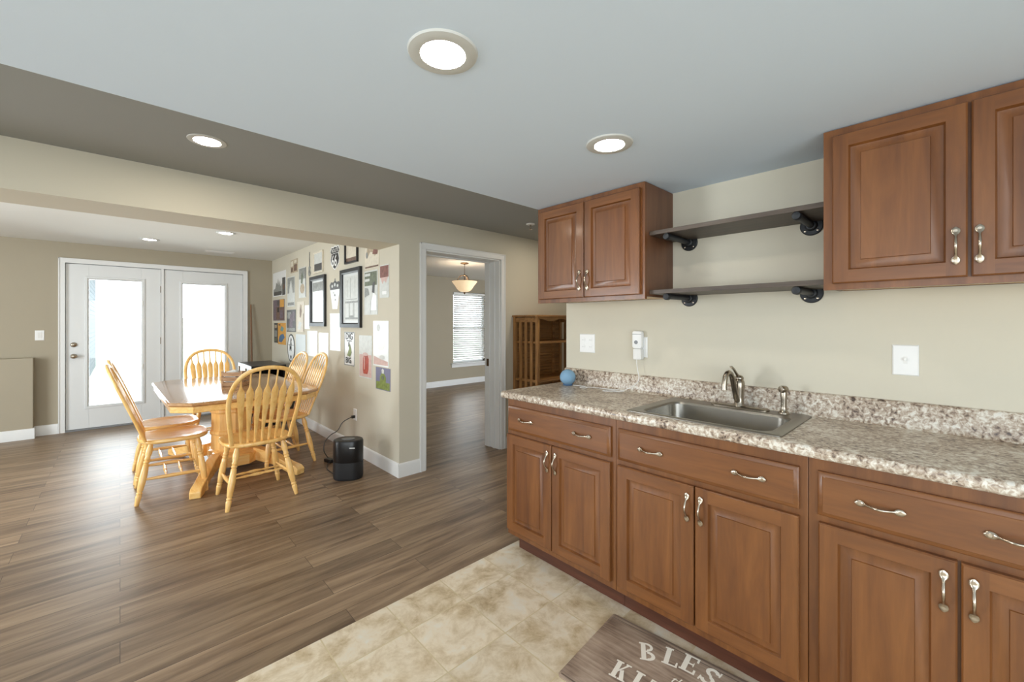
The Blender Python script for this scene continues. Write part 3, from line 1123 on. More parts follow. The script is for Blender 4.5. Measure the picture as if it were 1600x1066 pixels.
cb.tube(catmull(pts), .0022, 8)
tag(cb.build('power_cord', M['white']), 'thin white cord looped on the counter under the plug-in chime', 'cord')

M['blue'] = mat('blue_speaker_fabric', RGB(128, 166, 196), 0.75, noise=0.08, nscale=200, bump=0.4, bscale=900)
M['blue_d'] = mat('blue_speaker_base', RGB(74, 110, 146), 0.5, noise=0.04)
p = thing('ball_speaker', 'small blue fabric ball speaker at the open end of the counter', 'speaker', (2.092, 1.700, ZK + .0004))
m = MB()
r_ = .050
ax = Vector((-.35, -.45, .82)).normalized()
c_ = Vector((0, 0, .0506))
pr = []
for i in range(15):
    a = PI * i / 14 * .66
    pr.append((max(1e-4, r_ * math.sin(a)), r_ * (1 - math.cos(a))))
m.lathe(pr, c_ + ax * r_, c_, 32, cap=False)
m.build('fabric_shell', M['blue'], p)
m = MB()
pr = []
for i in range(9):
    a = PI * .66 + PI * .34 * i / 8
    pr.append((max(1e-4, (r_ - .0012) * math.sin(a)), r_ - (r_ - .0012) * math.cos(a)))
m.lathe(pr, c_ + ax * r_, c_, 32)
m.lathe([(.03, 0), (.032, .004), (.03, .008)], n=28)
m.build('base', M['blue_d'], p)

# ------------------------------------------------------------------ ceiling fixtures


def led(x, y, z, ro, ri, label, lens, group):
    p = thing('downlight', label, 'ceiling light', (x, y, z), 0, group)
    m = MB()
    m.lathe([(ri, .002), (ri + .004, .0075), (ri + .012, .008), (ro - .012, .007), (ro - .003, .005), (ro, .0), (ro - .004, 0)], (0, 0, 0), (0, 0, -1), 40, cap=False)
    m.build('trim_ring', M['ring'], p)
    MB().lathe([(ri + .002, .0012), (ri + .0015, .0026), (.001, .0030)], (0, 0, 0), (0, 0, -1), 32).build('lens', lens, p)
    return p


led(.612, .912, ZC, .091, .055, 'round white downlight on kitchen ceiling nearest the camera, over open floor', M['lamp_warm'], 'flush downlights')
led(1.400, .929, ZC, .091, .055, 'round white downlight on kitchen ceiling near the wall cabinet and shelves', M['lamp_warm'], 'flush downlights')
led(.254, 6.487, ZD, .094, .060, 'round flush downlight on dining ceiling nearer the left glazed door', M['lamp_neutral'], 'flush downlights')
led(.842, 5.455, ZD, .094, .060, 'round flush downlight on dining ceiling nearer the header beam', M['lamp_neutral'], 'flush downlights')
led(-1.2, -1.0, ZC, .091, .055, 'round white downlight on kitchen ceiling behind the camera', M['lamp_warm'], 'flush downlights')

p = thing('recessed_light', 'lit recessed can light with bare bulb in the raised ceiling strip', 'ceiling light', (.330, 2.663, ZH), 0)
m = MB()
m.lathe([(.058, -.0005), (.060, .004), (.070, .005), (.084, .003), (.086, 0)], (0, 0, 0), (0, 0, -1), 40, cap=False)
m.build('trim_ring', M['ring'], p)
MB().lathe([(.0595, .0005), (.0595, .0018), (.001, .003)], (0, 0, 0), (0, 0, -1), 32).build('bulb', M['lamp_bulb'], p)

p = copy_thing(p, (3.30, 2.62, ZH), 0, 'added unseen fill light in the raised ceiling strip behind the wall cabinet')  # added copy hidden from view, brightens the shaded passage wall
copy_thing(p, (-2.4, 2.62, ZH), 0, 'added fill light, out of view at the left end of the raised ceiling strip')  # another added copy out of view, brightens the header beam
p = thing('ceiling_vent', 'white slotted air vent on dining ceiling near the far doors', 'vent', (1.0, 6.98, ZD), 0)
m = MB()
m.box(-.17, -.07, -.006, .17, -.055, -.0003)
m.box(-.17, .055, -.006, .17, .07, -.0003)
m.box(-.17, -.055, -.006, -.155, .055, -.0003)
m.box(.155, -.055, -.006, .17, .055, -.0003)
m.build('frame', M['white_light'], p)
m = MB()
for k in range(9):
    y = -.05 + k * .0125
    m.poly([(-.155, y, -.0005), (.155, y, -.0005), (.155, y + .008, -.006), (-.155, y + .008, -.006)])
m.build('slats', M['white_light'], p)

p = thing('fire_sprinkler', 'small white pendent fire sprinkler on passage ceiling beside the wall cabinet', 'sprinkler', (2.86, 2.78, ZH), 0)
MB().lathe([(.042, 0), (.040, .006), (.020, .010), (.014, .010)], (0, 0, 0), (0, 0, -1), 24).build('escutcheon', M['white_light'], p)
m = MB()
m.lathe([(.009, .008), (.009, .022), (.006, .024)], (0, 0, 0), (0, 0, -1), 12)
for s in (-1, 1):
    m.tube([(s * .007, 0, -.02), (s * .013, 0, -.034), (s * .004, 0, -.05)], .002, 6)
m.lathe([(.003, .024), (.003, .05), (.015, .051), (.015, .053), (.002, .054)], (0, 0, 0), (0, 0, -1), 14)
m.build('head', M['pull'], p)

# pendant beyond the doorway
M['alabaster'] = mat('frosted_alabaster_glass', RGB(250, 226, 188), 0.45, noise=0.08, nscale=14)
nt = M['alabaster'].node_tree
bs_ = nt.nodes['Principled BSDF']
bs_.inputs['Emission Color'].default_value = (1.0, 0.74, 0.46, 1)
bs_.inputs['Emission Strength'].default_value = 0.55
p = thing('pendant_lamp', 'bronze pendant lamp with frosted glass bowl in the room beyond the doorway', 'pendant lamp', (4.05, 5.42, ZB), 0)
m = MB()
m.lathe([(.068, 0), (.068, .008), (.050, .020), (.014, .024), (.010, .034)], (0, 0, 0), (0, 0, -1), 24)
m.build('canopy', M['bronze'], p)
m = MB()
for k in range(7):
    z = -.034 - k * .022
    a = (k % 2) * PI / 2
    L2 = []
    for i in range(13):
        q = 2 * PI * i / 12
        L2.append((.007 * math.cos(q) * math.cos(a), .007 * math.cos(q) * math.sin(a), z - .014 + .014 * math.sin(q)))
    m.tube(L2, .002, 6)
m.build('chain', M['bronze'], p)
m = MB()
m.lathe([(.006, .180), (.016, .186), (.018, .200), (.008, .210), (.006, .47), (.010, .475), (.016, .483), (.010, .495), (.004, .505)], (0, 0, 0), (0, 0, -1), 16)
for k in range(3):
    a = 2 * PI * k / 3 + .5
    arc = [(.012, -.200), (.05, -.205), (.085, -.225), (.108, -.262), (.118, -.305)]
    m.tube(catmull([(r0 * math.cos(a), r0 * math.sin(a), z) for r0, z in arc], 4), .005, 8)
m.build('frame', M['bronze'], p)
m = MB()
m.lathe([(.195, .302), (.200, .298), (.203, .303), (.185, .328), (.150, .372), (.120, .420), (.090, .452), (.045, .468), (.005, .470)], (0, 0, 0), (0, 0, -1), 40, cap=False)
sh = m.build('glass_bowl', M['alabaster'], p)
MB().ball((0, 0, -.35), .03, 14).build('bulb', M['lamp_bulb'], p)

# ------------------------------------------------------------------ slatted shelf unit in the passage
p = thing('slatted_bookcase', 'brown wooden slat-sided bookcase in the passage behind the counter end', 'bookcase', (3.109, 2.921, 0), 0)
BW, BD, BH = .78, .365, 1.42
for x in (0, BW - .034):
    for y in (0, BD - .034):
        MB().box(x, y, 0, x + .034, y + .034, BH - .018).build('post', M['shelf_oak'], p, bevel=.002)
for x in (.010, BW - .022):
    for y in (.085, .165, .245):
        MB().box(x, y, .06, x + .012, y + .036, BH - .03).build('side_slat', M['shelf_oak'], p, bevel=.0015)
for x in (.004, BW - .03):
    for z in (.07, .72, BH - .075):
        MB().box(x + .004, .034, z, x + .018, BD - .034, z + .05 if z > 1 else z + .028).build('side_rail', M['shelf_oak_h'], p, bevel=.0015)
for z in (.10, .42, .745, 1.145):
    MB().box(.026, .004, z - .022, BW - .026, BD - .014, z).build('shelf', M['shelf_oak_h'], p, bevel=.002)
MB().box(-.014, -.014, BH - .018, BW + .014, BD + .002, BH).build('top', M['shelf_oak_h'], p, bevel=.003)
m = MB()
k = 0
while .05 + k * .034 < BH - .05:
    m.box(.034, BD - .016, .05 + k * .034, BW - .034, BD - .006, .05 + k * .034 + .029)
    k += 1
m.box(.030, BD - .006, .05, BW - .030, BD - .002, BH - .03)
for x in (.12, BW - .16):
    m.box(x, BD - .03, .03, x + .035, BD - .016, BH - .02)
m.build('back_panel', M['shelf_oak_h'], p, bevel=.001)
m = MB()
va = [(.034, BH - .018)] + [(.034 + (BW - .068) * i / 24, BH - .052 + .014 * math.cos(4 * PI * i / 24)) for i in range(25)] + [(BW - .034, BH - .018)]
m.prism(va, lambda q, k: (q[0], .008 + .016 * k, q[1]))
m.build('scalloped_apron', M['shelf_oak_h'], p)

# ------------------------------------------------------------------ dining table
T = thing('dining_table', 'honey oak pedestal dining table with clipped corners', 'dining table', (.775, 4.72, 0), math.radians(1.0))
hx, hy, cl = .535, .87, .13


def octa(ix, z, hx=hx, hy=hy, cl=cl):
    a, b_, c = hx - ix, hy - ix, cl - ix * .4
    return [(-a + c, -b_, z), (a - c, -b_, z), (a, -b_ + c, z), (a, b_ - c, z), (a - c, b_, z), (-a + c, b_, z), (-a, b_ - c, z), (-a, -b_ + c, z)]


m = MB()
m.rings([octa(.022, .716), octa(.008, .718), octa(.001, .728), octa(.002, .738), octa(.010, .744), octa(.016, .745)])
m.build('tabletop', M['oak_top'], T, angle=30)
m = MB()
m.rings([octa(.020, .668), octa(.016, .672), octa(.016, .714), octa(.020, .716)])
m.build('apron', M['oak_y'], T, angle=30)
m = MB()
prf = [(.185, .12), (.185, .16), (.165, .175), (.160, .30), (.172, .315), (.172, .335), (.160, .35), (.160, .50), (.172, .515), (.172, .535), (.160, .55), (.165, .62), (.20, .64), (.20, .668)]
m.lathe(prf, (0, 0, 0), (0, 0, 1), 8)
m.build('pedestal_column', M['oak_z'], T, angle=30)
m = MB()
m.rings([octa(0, .06, .165, .33, .09), octa(0, .145, .165, .33, .09), octa(.012, .155, .165, .33, .09)])
m.build('pedestal_base', M['oak_x'], T, angle=30)
for sx_ in (-1, 1):
    for sy_ in (-1, 1):
        a0 = Vector((sx_ * .16, sy_ * .22, 0))
        a1 = Vector((sx_ * .375, sy_ * .765, 0))
        d = (a1 - a0)
        Ln = d.length
        d.normalize()
        s = Vector((-d.y, d.x, 0)) * .038
        ol = [(0, .06), (Ln * .5, .05), (Ln * .80, .008), (Ln * .84, 0), (Ln, 0), (Ln + .004, .05), (Ln - .03, .075), (Ln * .80, .088), (Ln * .55, .125), (Ln * .25, .165), (0, .175)]
        m = MB()
        m.prism(ol, lambda q, k: a0 + d * q[0] + s * (1 if k else -1) + Vector((0, 0, q[1])))
        m.build('pedestal_foot', M['oak_y'], T, bevel=.006)

# ------------------------------------------------------------------ dining chairs (local: front is +y)


def make_chair(label):
    r = thing('dining_chair', label, 'dining chair', (0, 0, 0), 0, 'arrow-back oak chairs around the table')

    def seat_ring(sc, z, dish=0):
        P = []
        for i in range(40):
            a = 2 * PI * i / 40
            c, s = math.cos(a), math.sin(a)
            e = .62 if s > 0 else .72
            x = math.copysign(abs(c) ** e, c) * (.232 if s > 0 else .232 - .012 * s * s)
            y = math.copysign(abs(s) ** e, s) * (.215 if s > 0 else .225)
            P.append((x * sc, y * sc, z))
        return P
    m = MB()
    m.rings([seat_ring(.86, .424), seat_ring(.95, .427), seat_ring(.995, .436), seat_ring(1.0, .446), seat_ring(.975, .456), seat_ring(.92, .458), seat_ring(.80, .452), seat_ring(.5, .445), seat_ring(.2, .444)])
    m.build('seat', M['oak_y'], r, angle=50)
    lean = lambda v: -.178 - .34 * v - .05 * v * v
    half = [(u, v * .94) for u, v in ((.192, 0), (.205, .10), (.222, .22), (.231, .32), (.226, .41), (.204, .487), (.162, .548), (.110, .583), (.055, .598), (0, .603))]
    pth = [Vector((u, lean(v), .452 + v)) for u, v in half] + [Vector((-u, lean(v), .452 + v)) for u, v in half[-2::-1]]
    pth = catmull(pth, 4)
    m = MB()
    m.tube(pth, [(.0115, .0155)] * len(pth), 12, up=(0, 1, .35))
    m.build('back_hoop', M['oak_z'], r)

    def hoop_v(u):
        for (u0, v0), (u1, v1) in zip(half[3:], half[4:]):
            if u1 <= abs(u) <= u0:
                return v0 + (v1 - v0) * (u0 - abs(u)) / max(1e-6, u0 - u1)
        return .6
    for k in range(7):
        t_ = (k - 3) / 3
        ub, ut = t_ * .135, t_ * .172
        vt = hoop_v(ut)
        prof_ = [(0, .0075), (.10, .0105), (.22, .0165), (.34, .0230), (.395, .0245), (.420, .0205), (.445, .010), (.465, .006), (.485, .0055), (vt, .0055)]
        prof_ = [(q * .96 if q != vt else q, w_) for q, w_ in prof_]
        if vt < .49:
            prof_ = [(q * .86 if q != vt else q, w_) for q, w_ in prof_]
        pp = [(ub + (ut - ub) * q / vt, lean(q) + .0, .452 + q) for q, _ in prof_]
        m = MB()
        m.tube(pp, [(w_, .0052) for _, w_ in prof_], 8, up=(1, 0, 0))
        m.build('arrow_spindle', M['oak_z'], r)

    turned = [(.010, 0), (.012, .004), (.0135, .03), (.0165, .06), (.0165, .072), (.0125, .078), (.0165, .084), (.0165, .092), (.0125, .098), (.0165, .106), (.020, .16), (.021, .21), (.018, .26), (.0165, .290), (.0125, .296), (.0170, .302), (.0170, .312), (.0125, .318), (.0170, .324), (.0170, .334), (.0135, .342), (.0185, .365), (.019, .39), (.014, .425), (.013, .445)]
    legs = []
    for x0, y0, x1, y1 in ((-.15, .135, -.215, .190), (.15, .135, .215, .190), (-.15, -.145, -.228, -.228), (.15, -.145, .228, -.228)):
        top = Vector((x0, y0, .430))
        bot = Vector((x1, y1, 0))
        m = MB()
        k = (top - bot).length / .445
        m.lathe([(a * 1.12, s * k) for a, s in turned], bot, top, 16)
        m.build('leg', M['oak_z'], r, angle=60)
        legs.append((bot, top))

    def on_leg(i, z):
        b_, t_ = legs[i]
        return b_ + (t_ - b_) * (z / t_.z)
    st = [(.0075, 0), (.008, .04), (.0125, .30), (.014, .5), (.0125, .70), (.008, .96), (.0075, 1)]

    def bar(a, b_, sc=1.0, nm='stretcher', prof_=st):
        m = MB()
        L2 = (b_ - a).length
        m.lathe([(q * sc, s * L2) for q, s in prof_], a, b_, 12)
        m.build(nm, M['oak_y'], r)
    s0, s1 = (on_leg(0, .165), on_leg(2, .175)), (on_leg(1, .165), on_leg(3, .175))
    bar(*s0)
    bar(*s1)
    beads = [(.006, 0), (.007, .2), (.011, .30), (.007, .36), (.012, .44), (.013, .5), (.012, .56), (.007, .64), (.011, .70), (.007, .8), (.006, 1)]
    for f_ in (.36, .62):
        bar(s0[0].lerp(s0[1], f_), s1[0].lerp(s1[1], f_), 1.0, 'cross_stretcher', beads)
    return r


GC = 'arrow-back oak chairs around the table'
ch = make_chair('oak arrow-back chair with its back to the kitchen, nearest the camera')
ch.location = (.772, 3.752, 0)
ch.rotation_euler = (0, 0, math.radians(1.5))
copy_thing(ch, (.318, 4.312, 0), math.radians(-91), 'oak arrow-back chair on the left side of table, hoop back in profile, nearer the camera', GC)
copy_thing(ch, (.318, 4.86, 0), math.radians(-90), 'oak arrow-back chair behind the left profile chair, mostly hidden, seat toward the table', GC)
copy_thing(ch, (.765, 5.62, 0), math.radians(180), 'oak arrow-back chair at the far table end, hoop back against the right glazed door', GC)
copy_thing(ch, (1.140, 4.47, 0), math.radians(92), 'oak arrow-back chair on the poster-wall side of table, nearer the black air purifier', GC)
c6 = copy_thing(ch, (1.135, 5.06, 0), math.radians(93), 'oak arrow-back chair on the poster-wall side of table, nearer the black corner unit', GC)
c6.scale = (1, 1, .98)

# ------------------------------------------------------------------ on the table
p = thing('wooden_caddy', 'small rustic wooden slat caddy standing on the dining table', 'caddy', (.80, 4.66, .7452), math.radians(-38))
m = MB()
hw_, hd_, hh = .085, .065, .135
m.box(-hw_, -hd_, 0, hw_, hd_, .008)
m.build('bottom', M['crate'], p)
for nm, segs in (('front_slat', [(-hw_, -hd_ - .007, hw_, -hd_)]), ('back_slat', [(-hw_, hd_, hw_, hd_ + .007)]), ('side_slat', [(-hw_ - .007, -hd_, -hw_, hd_), (hw_, -hd_, hw_ + .007, hd_)])):
    for a in segs:
        for z in (.004, .050, .096):
            MB().box(a[0], a[1], z, a[2], a[3], z + .036).build(nm, M['crate'], p, bevel=.001)
m = MB()
for x in (-hw_, hw_):
    for y in (-hd_, hd_):
        m.box(x - .008, y - .008, 0, x + .008, y + .008, hh + .008)
m.build('corner_post', M['crate'], p, bevel=.001)
M['napkin'] = mat('white_napkin', RGB(235, 234, 230), 0.8, noise=0.04)
p2 = thing('napkin_stack', 'white folded napkins standing in the wooden caddy', 'napkins', (.80, 4.66, .7535), math.radians(-38))
m = MB()
for k in range(7):
    z = .12 + .012 * math.sin(k * 2.1)
    m.prism([(-.075, 0), (.012, 0), (.012, z), (-.02, z + .014), (-.075, z - .006)], lambda q, kk: (q[0], -.035 + k * .009 + kk * .006, q[1]))
m.build('napkins', M['napkin'], p2)
p3 = thing('salt_shaker', 'white shaker with black holes beside the napkins in the caddy', 'shaker', (.80 + .0362, 4.66 - .0283, .7535), 0)
m = MB()
m.lathe([(.020, 0), (.022, .005), (.021, .06), (.017, .085), (.018, .09)], n=20)
m.build('jar', M['white'], p3)
m = MB()
m.lathe([(.019, .09), (.020, .095), (.019, .112), (.010, .122), (.001, .124)], n=20)
m.build('lid', M['black'], p3)

# ------------------------------------------------------------------ corner: black unit, stick
p = thing('black_side_unit', 'black storage unit with pale metal edge in the corner below posters', 'storage unit', (1.20, 6.05, 0), 0)
UW, UD, UH = .40, .80, .79
MB().box(0, 0, UH - .03, UW, UD, UH).build('top', M['black'], p, bevel=.004)
m = MB()
m.box(.012, .012, .06, .03, UD - .012, UH - .03)
m.box(UW - .03, .012, .06, UW - .012, UD - .012, UH - .03)
m.box(.03, UD - .03, .06, UW - .03, UD - .012, UH - .03)
m.box(.012, .012, .04, UW - .012, UD - .012, .07)
m.box(.03, .02, .42, UW - .03, UD - .03, .44)
m.build('body', M['black'], p)
m = MB()
for y in (0, .36, UD - .014):
    m.box(0, y, .0, .012, y + .014, UH - .03)
m.box(0, 0, UH - .046, .012, UD, UH - .03)
m.box(0, 0, .05, .012, UD, .064)
m.box(UW - .012, 0, 0, UW, .014, UH - .03)
m.box(UW - .012, UD - .014, 0, UW, UD, UH - .03)
m.box(0, 0, UH - .046, UW, .012, UH - .03)
m.build('metal_frame', M['pull'], p)
M['greenbox'] = mat('dark_green_box', RGB(62, 82, 48), 0.5, noise=0.35, nscale=40)
o = tag(MB().box(0, 0, 0, .14, .20, .20).build('storage_box', M['greenbox'], bevel=.004), 'mottled green box inside the black corner unit', 'box')
o.location = (1.40, 6.10, .4405)
o = tag(MB().lathe([(.010, 0), (.012, .01), (.012, 1.2), (.009, 1.6), (.006, 1.625)], n=14).build('wooden_stick', M['stick']), 'thin brown wooden stick leaning upright beside the glazed doors', 'stick')
o.location = (1.462, 7.30, 0)
o.rotation_euler = (math.radians(-3.6), 0, 0)

# ------------------------------------------------------------------ air purifier, cord, outlet
p = thing('air_purifier', 'black upright air purifier on the floor below the posters', 'air purifier', (1.440, 3.60, 0), math.radians(-40))


def stadx(l, r, z):
    return [(y, x, z) for x, y, z in stad(l, r, z)]


m = MB()
m.rings([stadx(.118, .088, 0), stadx(.122, .091, .006), stadx(.124, .093, .02), stadx(.124, .093, .150)])
m.build('lower_housing', M['blacktex'], p)
m = MB()
m.rings([stadx(.122, .091, .1502), stadx(.1245, .0935, .154), stadx(.1245, .0935, .318), stadx(.120, .089, .330), stadx(.110, .080, .335), stadx(.100, .070, .334)])
m.build('upper_housing', M['black'], p)
m = MB()
m.rings([stadx(.055, .035, .3342), stadx(.055, .035, .337), stadx(.052, .032, .338)])
m.build('control_panel', M['grey_pl'], p)
m = MB()
m.box(.040, -.0950, .275, .085, -.0925, .283)
m.build('badge', M['white'], p)

p = thing('outlet_plate', 'white outlet plate on poster wall above the black air purifier', 'outlet', (XD, 4.212, .398), ON_X)
plate_mb(.078, .118).build('cover', M['white'], p)
for z in (-.022, .022):
    MB().lathe([(.0155, 0), (.0155, .0015)], (0, -.006, z), (0, -1, z), 18).build('socket', M['white_light'], p)
p = thing('appliance_cord', 'black cord with plug and power brick from the poster-wall outlet to the floor', 'cord', (1.55, 4.1, 0), 0)
pts = [(1.735, 4.212, .378), (1.70, 4.21, .372), (1.63, 4.22, .335), (1.585, 4.23, .26), (1.52, 4.24, .225), (1.47, 4.25, .165), (1.455, 4.24, .09), (1.465, 4.20, .045), (1.47, 4.16, .03)]
m = MB()
ofs = lambda L: [(a - 1.55, b_ - 4.1, c) for a, b_, c in L]
m.tube(catmull(ofs(pts)), .0042, 8)
m.tube(catmull(ofs([(1.46, 4.08, .02), (1.41, 4.02, .006), (1.375, 3.92, .005), (1.372, 3.80, .005), (1.365, 3.715, .006)])), .0042, 8)
m.build('cable', M['black'], p)
m = MB()
m.box(.165, .098, .364, .202, .126, .392)
m.build('plug', M['black'], p, bevel=.004)
o = MB().box(-.028, -.05, 0, .028, .05, .032).build('power_brick', M['black'], p, bevel=.005)
o.location = (1.467 - 1.55, 4.12 - 4.1, 0)
o.rotation_euler = (0, 0, math.radians(14))

# ------------------------------------------------------------------ kitchen mat
RC = (1.462, .678)
rot = math.radians(5.0)
p = thing('kitchen_mat', 'brown weathered-wood print floor mat with cream lettering before the sink cabinet', 'floor mat', (RC[0], RC[1], 0), ON_X + rot)
RL, RW = .375, .222   # half length (local x), half width (local y, + towards the cabinets)
m = MB()
m.rings([[(x, y, 0) for x, y, _ in rrect(-RL, RL, -RW, RW, .012, 0)], [(x, y, .006) for x, y, _ in rrect(-RL, RL, -RW, RW, .012, 0)], [(x, y, .009) for x, y, _ in rrect(-RL + .006, RL - .006, -RW + .006, RW - .006, .010, 0)]])
m.build('mat_base', M['mat'], p)
m = MB()
zl = .0094
for y0, y1 in ((RW - .030, RW - .026), (RW - .014, RW - .008), (-RW + .008, -RW + .014)):
    m.box(-RL + .01, y0, .0085, RL - .01, y1, zl)
m.build('border_line', M['mat_line'], p)


LZ = [0.0]


def serif(ch_, cxx, cyy, ang, size, mb):
    """slab-serif capitals drawn on the mat"""
    W_ = .62 * size
    H_ = size
    T_ = .20 * size
    t2_ = .085 * size
    polys = []

    def q(x0, y0, x1, y1):
        polys.append([(x0, y0), (x1, y0), (x1, y1), (x0, y1)])

    def arc(cx_, cy_, ro, ri, a0, a1, sx=1.0):
        n = 10
        for i in range(n):
            b0, b1 = a0 + (a1 - a0) * i / n, a0 + (a1 - a0) * (i + 1) / n
            polys.append([(cx_ + sx * ri * math.cos(b0), cy_ + ri * math.sin(b0)), (cx_ + sx * ro * math.cos(b0), cy_ + ro * math.sin(b0)),
                          (cx_ + sx * ro * math.cos(b1), cy_ + ro * math.sin(b1)), (cx_ + sx * ri * math.cos(b1), cy_ + ri * math.sin(b1))])
    stem = .14 * size
    if ch_ in 'BLEKTIHN':
        if ch_ == 'T':
            q(W_ / 2 - T_ / 2, 0, W_ / 2 + T_ / 2, H_)
            q(0, H_ - t2_, W_, H_)
            q(0, H_ * .72, t2_, H_)
            q(W_ - t2_, H_ * .72, W_, H_)
            q(W_ / 2 - T_, 0, W_ / 2 + T_, t2_)
        elif ch_ == 'I':
            q(W_ / 2 - T_ / 2, 0, W_ / 2 + T_ / 2, H_)
            q(W_ / 2 - T_, 0, W_ / 2 + T_, t2_)
            q(W_ / 2 - T_, H_ - t2_, W_ / 2 + T_, H_)
        else:
            q(stem * .5, 0, stem * .5 + T_, H_)
            q(0, 0, stem * .5 + T_ + stem * .5, t2_)
            q(0, H_ - t2_, stem * .5 + T_ + stem * .5, H_)
    x0 = stem * .5 + T_
    if ch_ == 'B':
        arc(x0 + .05 * size, H_ * .76, H_ * .24, H_ * .24 - t2_ * 1.3, -PI / 2, PI / 2, 1.1)
        arc(x0 + .05 * size, H_ * .26, H_ * .26, H_ * .26 - t2_ * 1.5, -PI / 2, PI / 2, 1.25)
        for y in (0, H_ * .47, H_ - t2_):
            q(x0, y, x0 + .06 * size, y + t2_)
    if ch_ == 'L':
        q(x0, 0, W_, t2_)
        polys.append([(W_ - t2_ * 1.2, 0), (W_, 0), (W_, H_ * .30), (W_ - t2_ * .7, H_ * .30)])
    if ch_ == 'E':
        q(x0, 0, W_, t2_)
        q(x0, H_ - t2_, W_, H_)
        q(x0, H_ * .48, W_ * .78, H_ * .48 + t2_)
        q(W_ - t2_, 0, W_, H_ * .27)
        q(W_ - t2_, H_ * .74, W_, H_)
        q(W_ * .72, H_ * .40, W_ * .78, H_ * .65)
    if ch_ == 'K':
        polys.append([(x0, H_ * .38), (x0, H_ * .52), (W_ * .86, H_), (W_ * 1.02, H_)])
        polys.append([(x0 + .06 * size, H_ * .5), (x0 + .2 * size, H_ * .6), (W_ * 1.05, 0), (W_ * .72, 0)])
        q(W_ * .6, 0, W_ * 1.12, t2_)
        q(W_ * .72, H_ - t2_, W_ * 1.1, H_)
    if ch_ == 'S':
        arc(W_ / 2, H_ * .745, H_ * .255, H_ * .255 - T_ * .75, PI * .05, PI * 1.45, 1.05)
        arc(W_ / 2, H_ * .265, H_ * .265, H_ * .265 - T_ * .75, -PI * .95, PI * .45, 1.08)
        polys.append([(W_ * .40, H_ * .58), (W_ * .50, H_ * .42), (W_ * .66, H_ * .42), (W_ * .56, H_ * .60)])
        q(W_ * .86, H_ * .72, W_ * .96, H_)
        q(W_ * .02, 0, W_ * .12, H_ * .28)
    if ch_ == 'C':
        arc(W_ / 2, H_ / 2, H_ / 2, H_ / 2 - T_ * .8, PI * .25, PI * 1.75, .75)
        q(W_ * .8, H_ * .66, W_ * .92, H_)
    if ch_ == 'H':
        q(W_ - stem * .5 - T_, 0, W_ - stem * .5, H_)
        q(x0, H_ * .46, W_ - T_, H_ * .46 + t2_)
        q(W_ - stem - T_, 0, W_, t2_)
        q(W_ - stem - T_, H_ - t2_, W_, H_)
    if ch_ == 'N':
        q(W_ - stem * .5 - T_ * .5, 0, W_ - stem * .5, H_)
        polys.append([(x0 - T_, H_), (x0, H_), (W_ - stem * .5, 0), (W_ - stem * .5 - T_ * .8, 0)])
    ca, sa = math.cos(ang), math.sin(ang)
    for pl in polys:
        LZ[0] += .00001
        V = [((x - W_ / 2) * ca - (y - H_ / 2) * sa + cxx, (x - W_ / 2) * sa + (y - H_ / 2) * ca + cyy, zl + LZ[0]) for x, y in pl]
        mb.poly(V)


m = MB()
for c_, x, y, a in (('B', -.166, .104, 27), ('L', -.082, .142, 10), ('E', -.016, .157, 2), ('S', .062, .148, -10), ('S', .136, .118, -24)):
    serif(c_, x, y, math.radians(a), .092, m)
m.build('lettering', M['mat_print'], p, smooth=False)
m = MB()
for c_, x, a in (('K', -.205, 5), ('I', -.136, 2), ('T', -.068, 0), ('C', .002, 0), ('H', .074, 0), ('E', .144, -2), ('N', .214, -4)):
    serif(c_, x, -.052 + .0 * x, math.radians(a), .088, m)
m.build('lettering', M['mat_print'], p, smooth=False)
m = MB()
m.text('the', .052, lambda x, y: (x - .045, y + .028, zl), font_shear=.3)
m.build('lettering', M['mat_print'], p, smooth=False)

# ------------------------------------------------------------------ posters and signs on the gallery wall
PM = {}


def pm(name, r, g, b_, rough=.45, noise=.0, ns=8):
    if name not in PM:
        PM[name] = mat('print_' + name, RGB(r, g, b_), rough, noise=noise, nscale=ns)
    return PM[name]


paper = pm('white_paper', 236, 237, 236, .3, .01)
pale = pm('pale_grey', 205, 208, 204, .4, .22, 26)
grey = pm('mid_grey', 140, 142, 138, .4, .75, 34)
dgrey = pm('dark_grey', 72, 72, 72, .4, .75, 34)
ink = pm('ink_black', 26, 26, 28, .45)
cream = pm('cream', 214, 206, 188, .45, .22, 26)
tan = pm('tan', 176, 160, 136, .5, .75, 34)
brown = pm('brown', 112, 88, 74, .5, .75, 34)
mauve = pm('mauve', 110, 96, 106, .45, .75, 34)
orange = pm('orange', 214, 158, 74, .45, .22, 26)
blue = pm('blue', 74, 108, 142, .45, .22, 26)
teal = pm('teal', 110, 150, 150, .45, .22, 26)
red = pm('red', 176, 78, 66, .4, .75, 34)
rose = pm('rose', 206, 176, 168, .4, .22, 26)
violet = pm('violet', 122, 122, 148, .4, .1)
green = pm('green', 122, 136, 72, .45, .75, 34)
dgreen = pm('dark_green', 104, 112, 92, .45, .75, 34)
frameblack = pm('frame_black', 30, 31, 34, .35)
glossy = pm('glossy_sheet', 232, 236, 236, .14, .01)
redbrown = pm('red_brown', 128, 84, 76, .45, .75, 34)
POST = [paper, pale, grey, dgrey, ink, cream, tan, brown, mauve, orange, blue, teal, red, rose, violet, green, dgreen, frameblack, glossy, redbrown]
IX = {m_: i for i, m_ in enumerate(POST)}


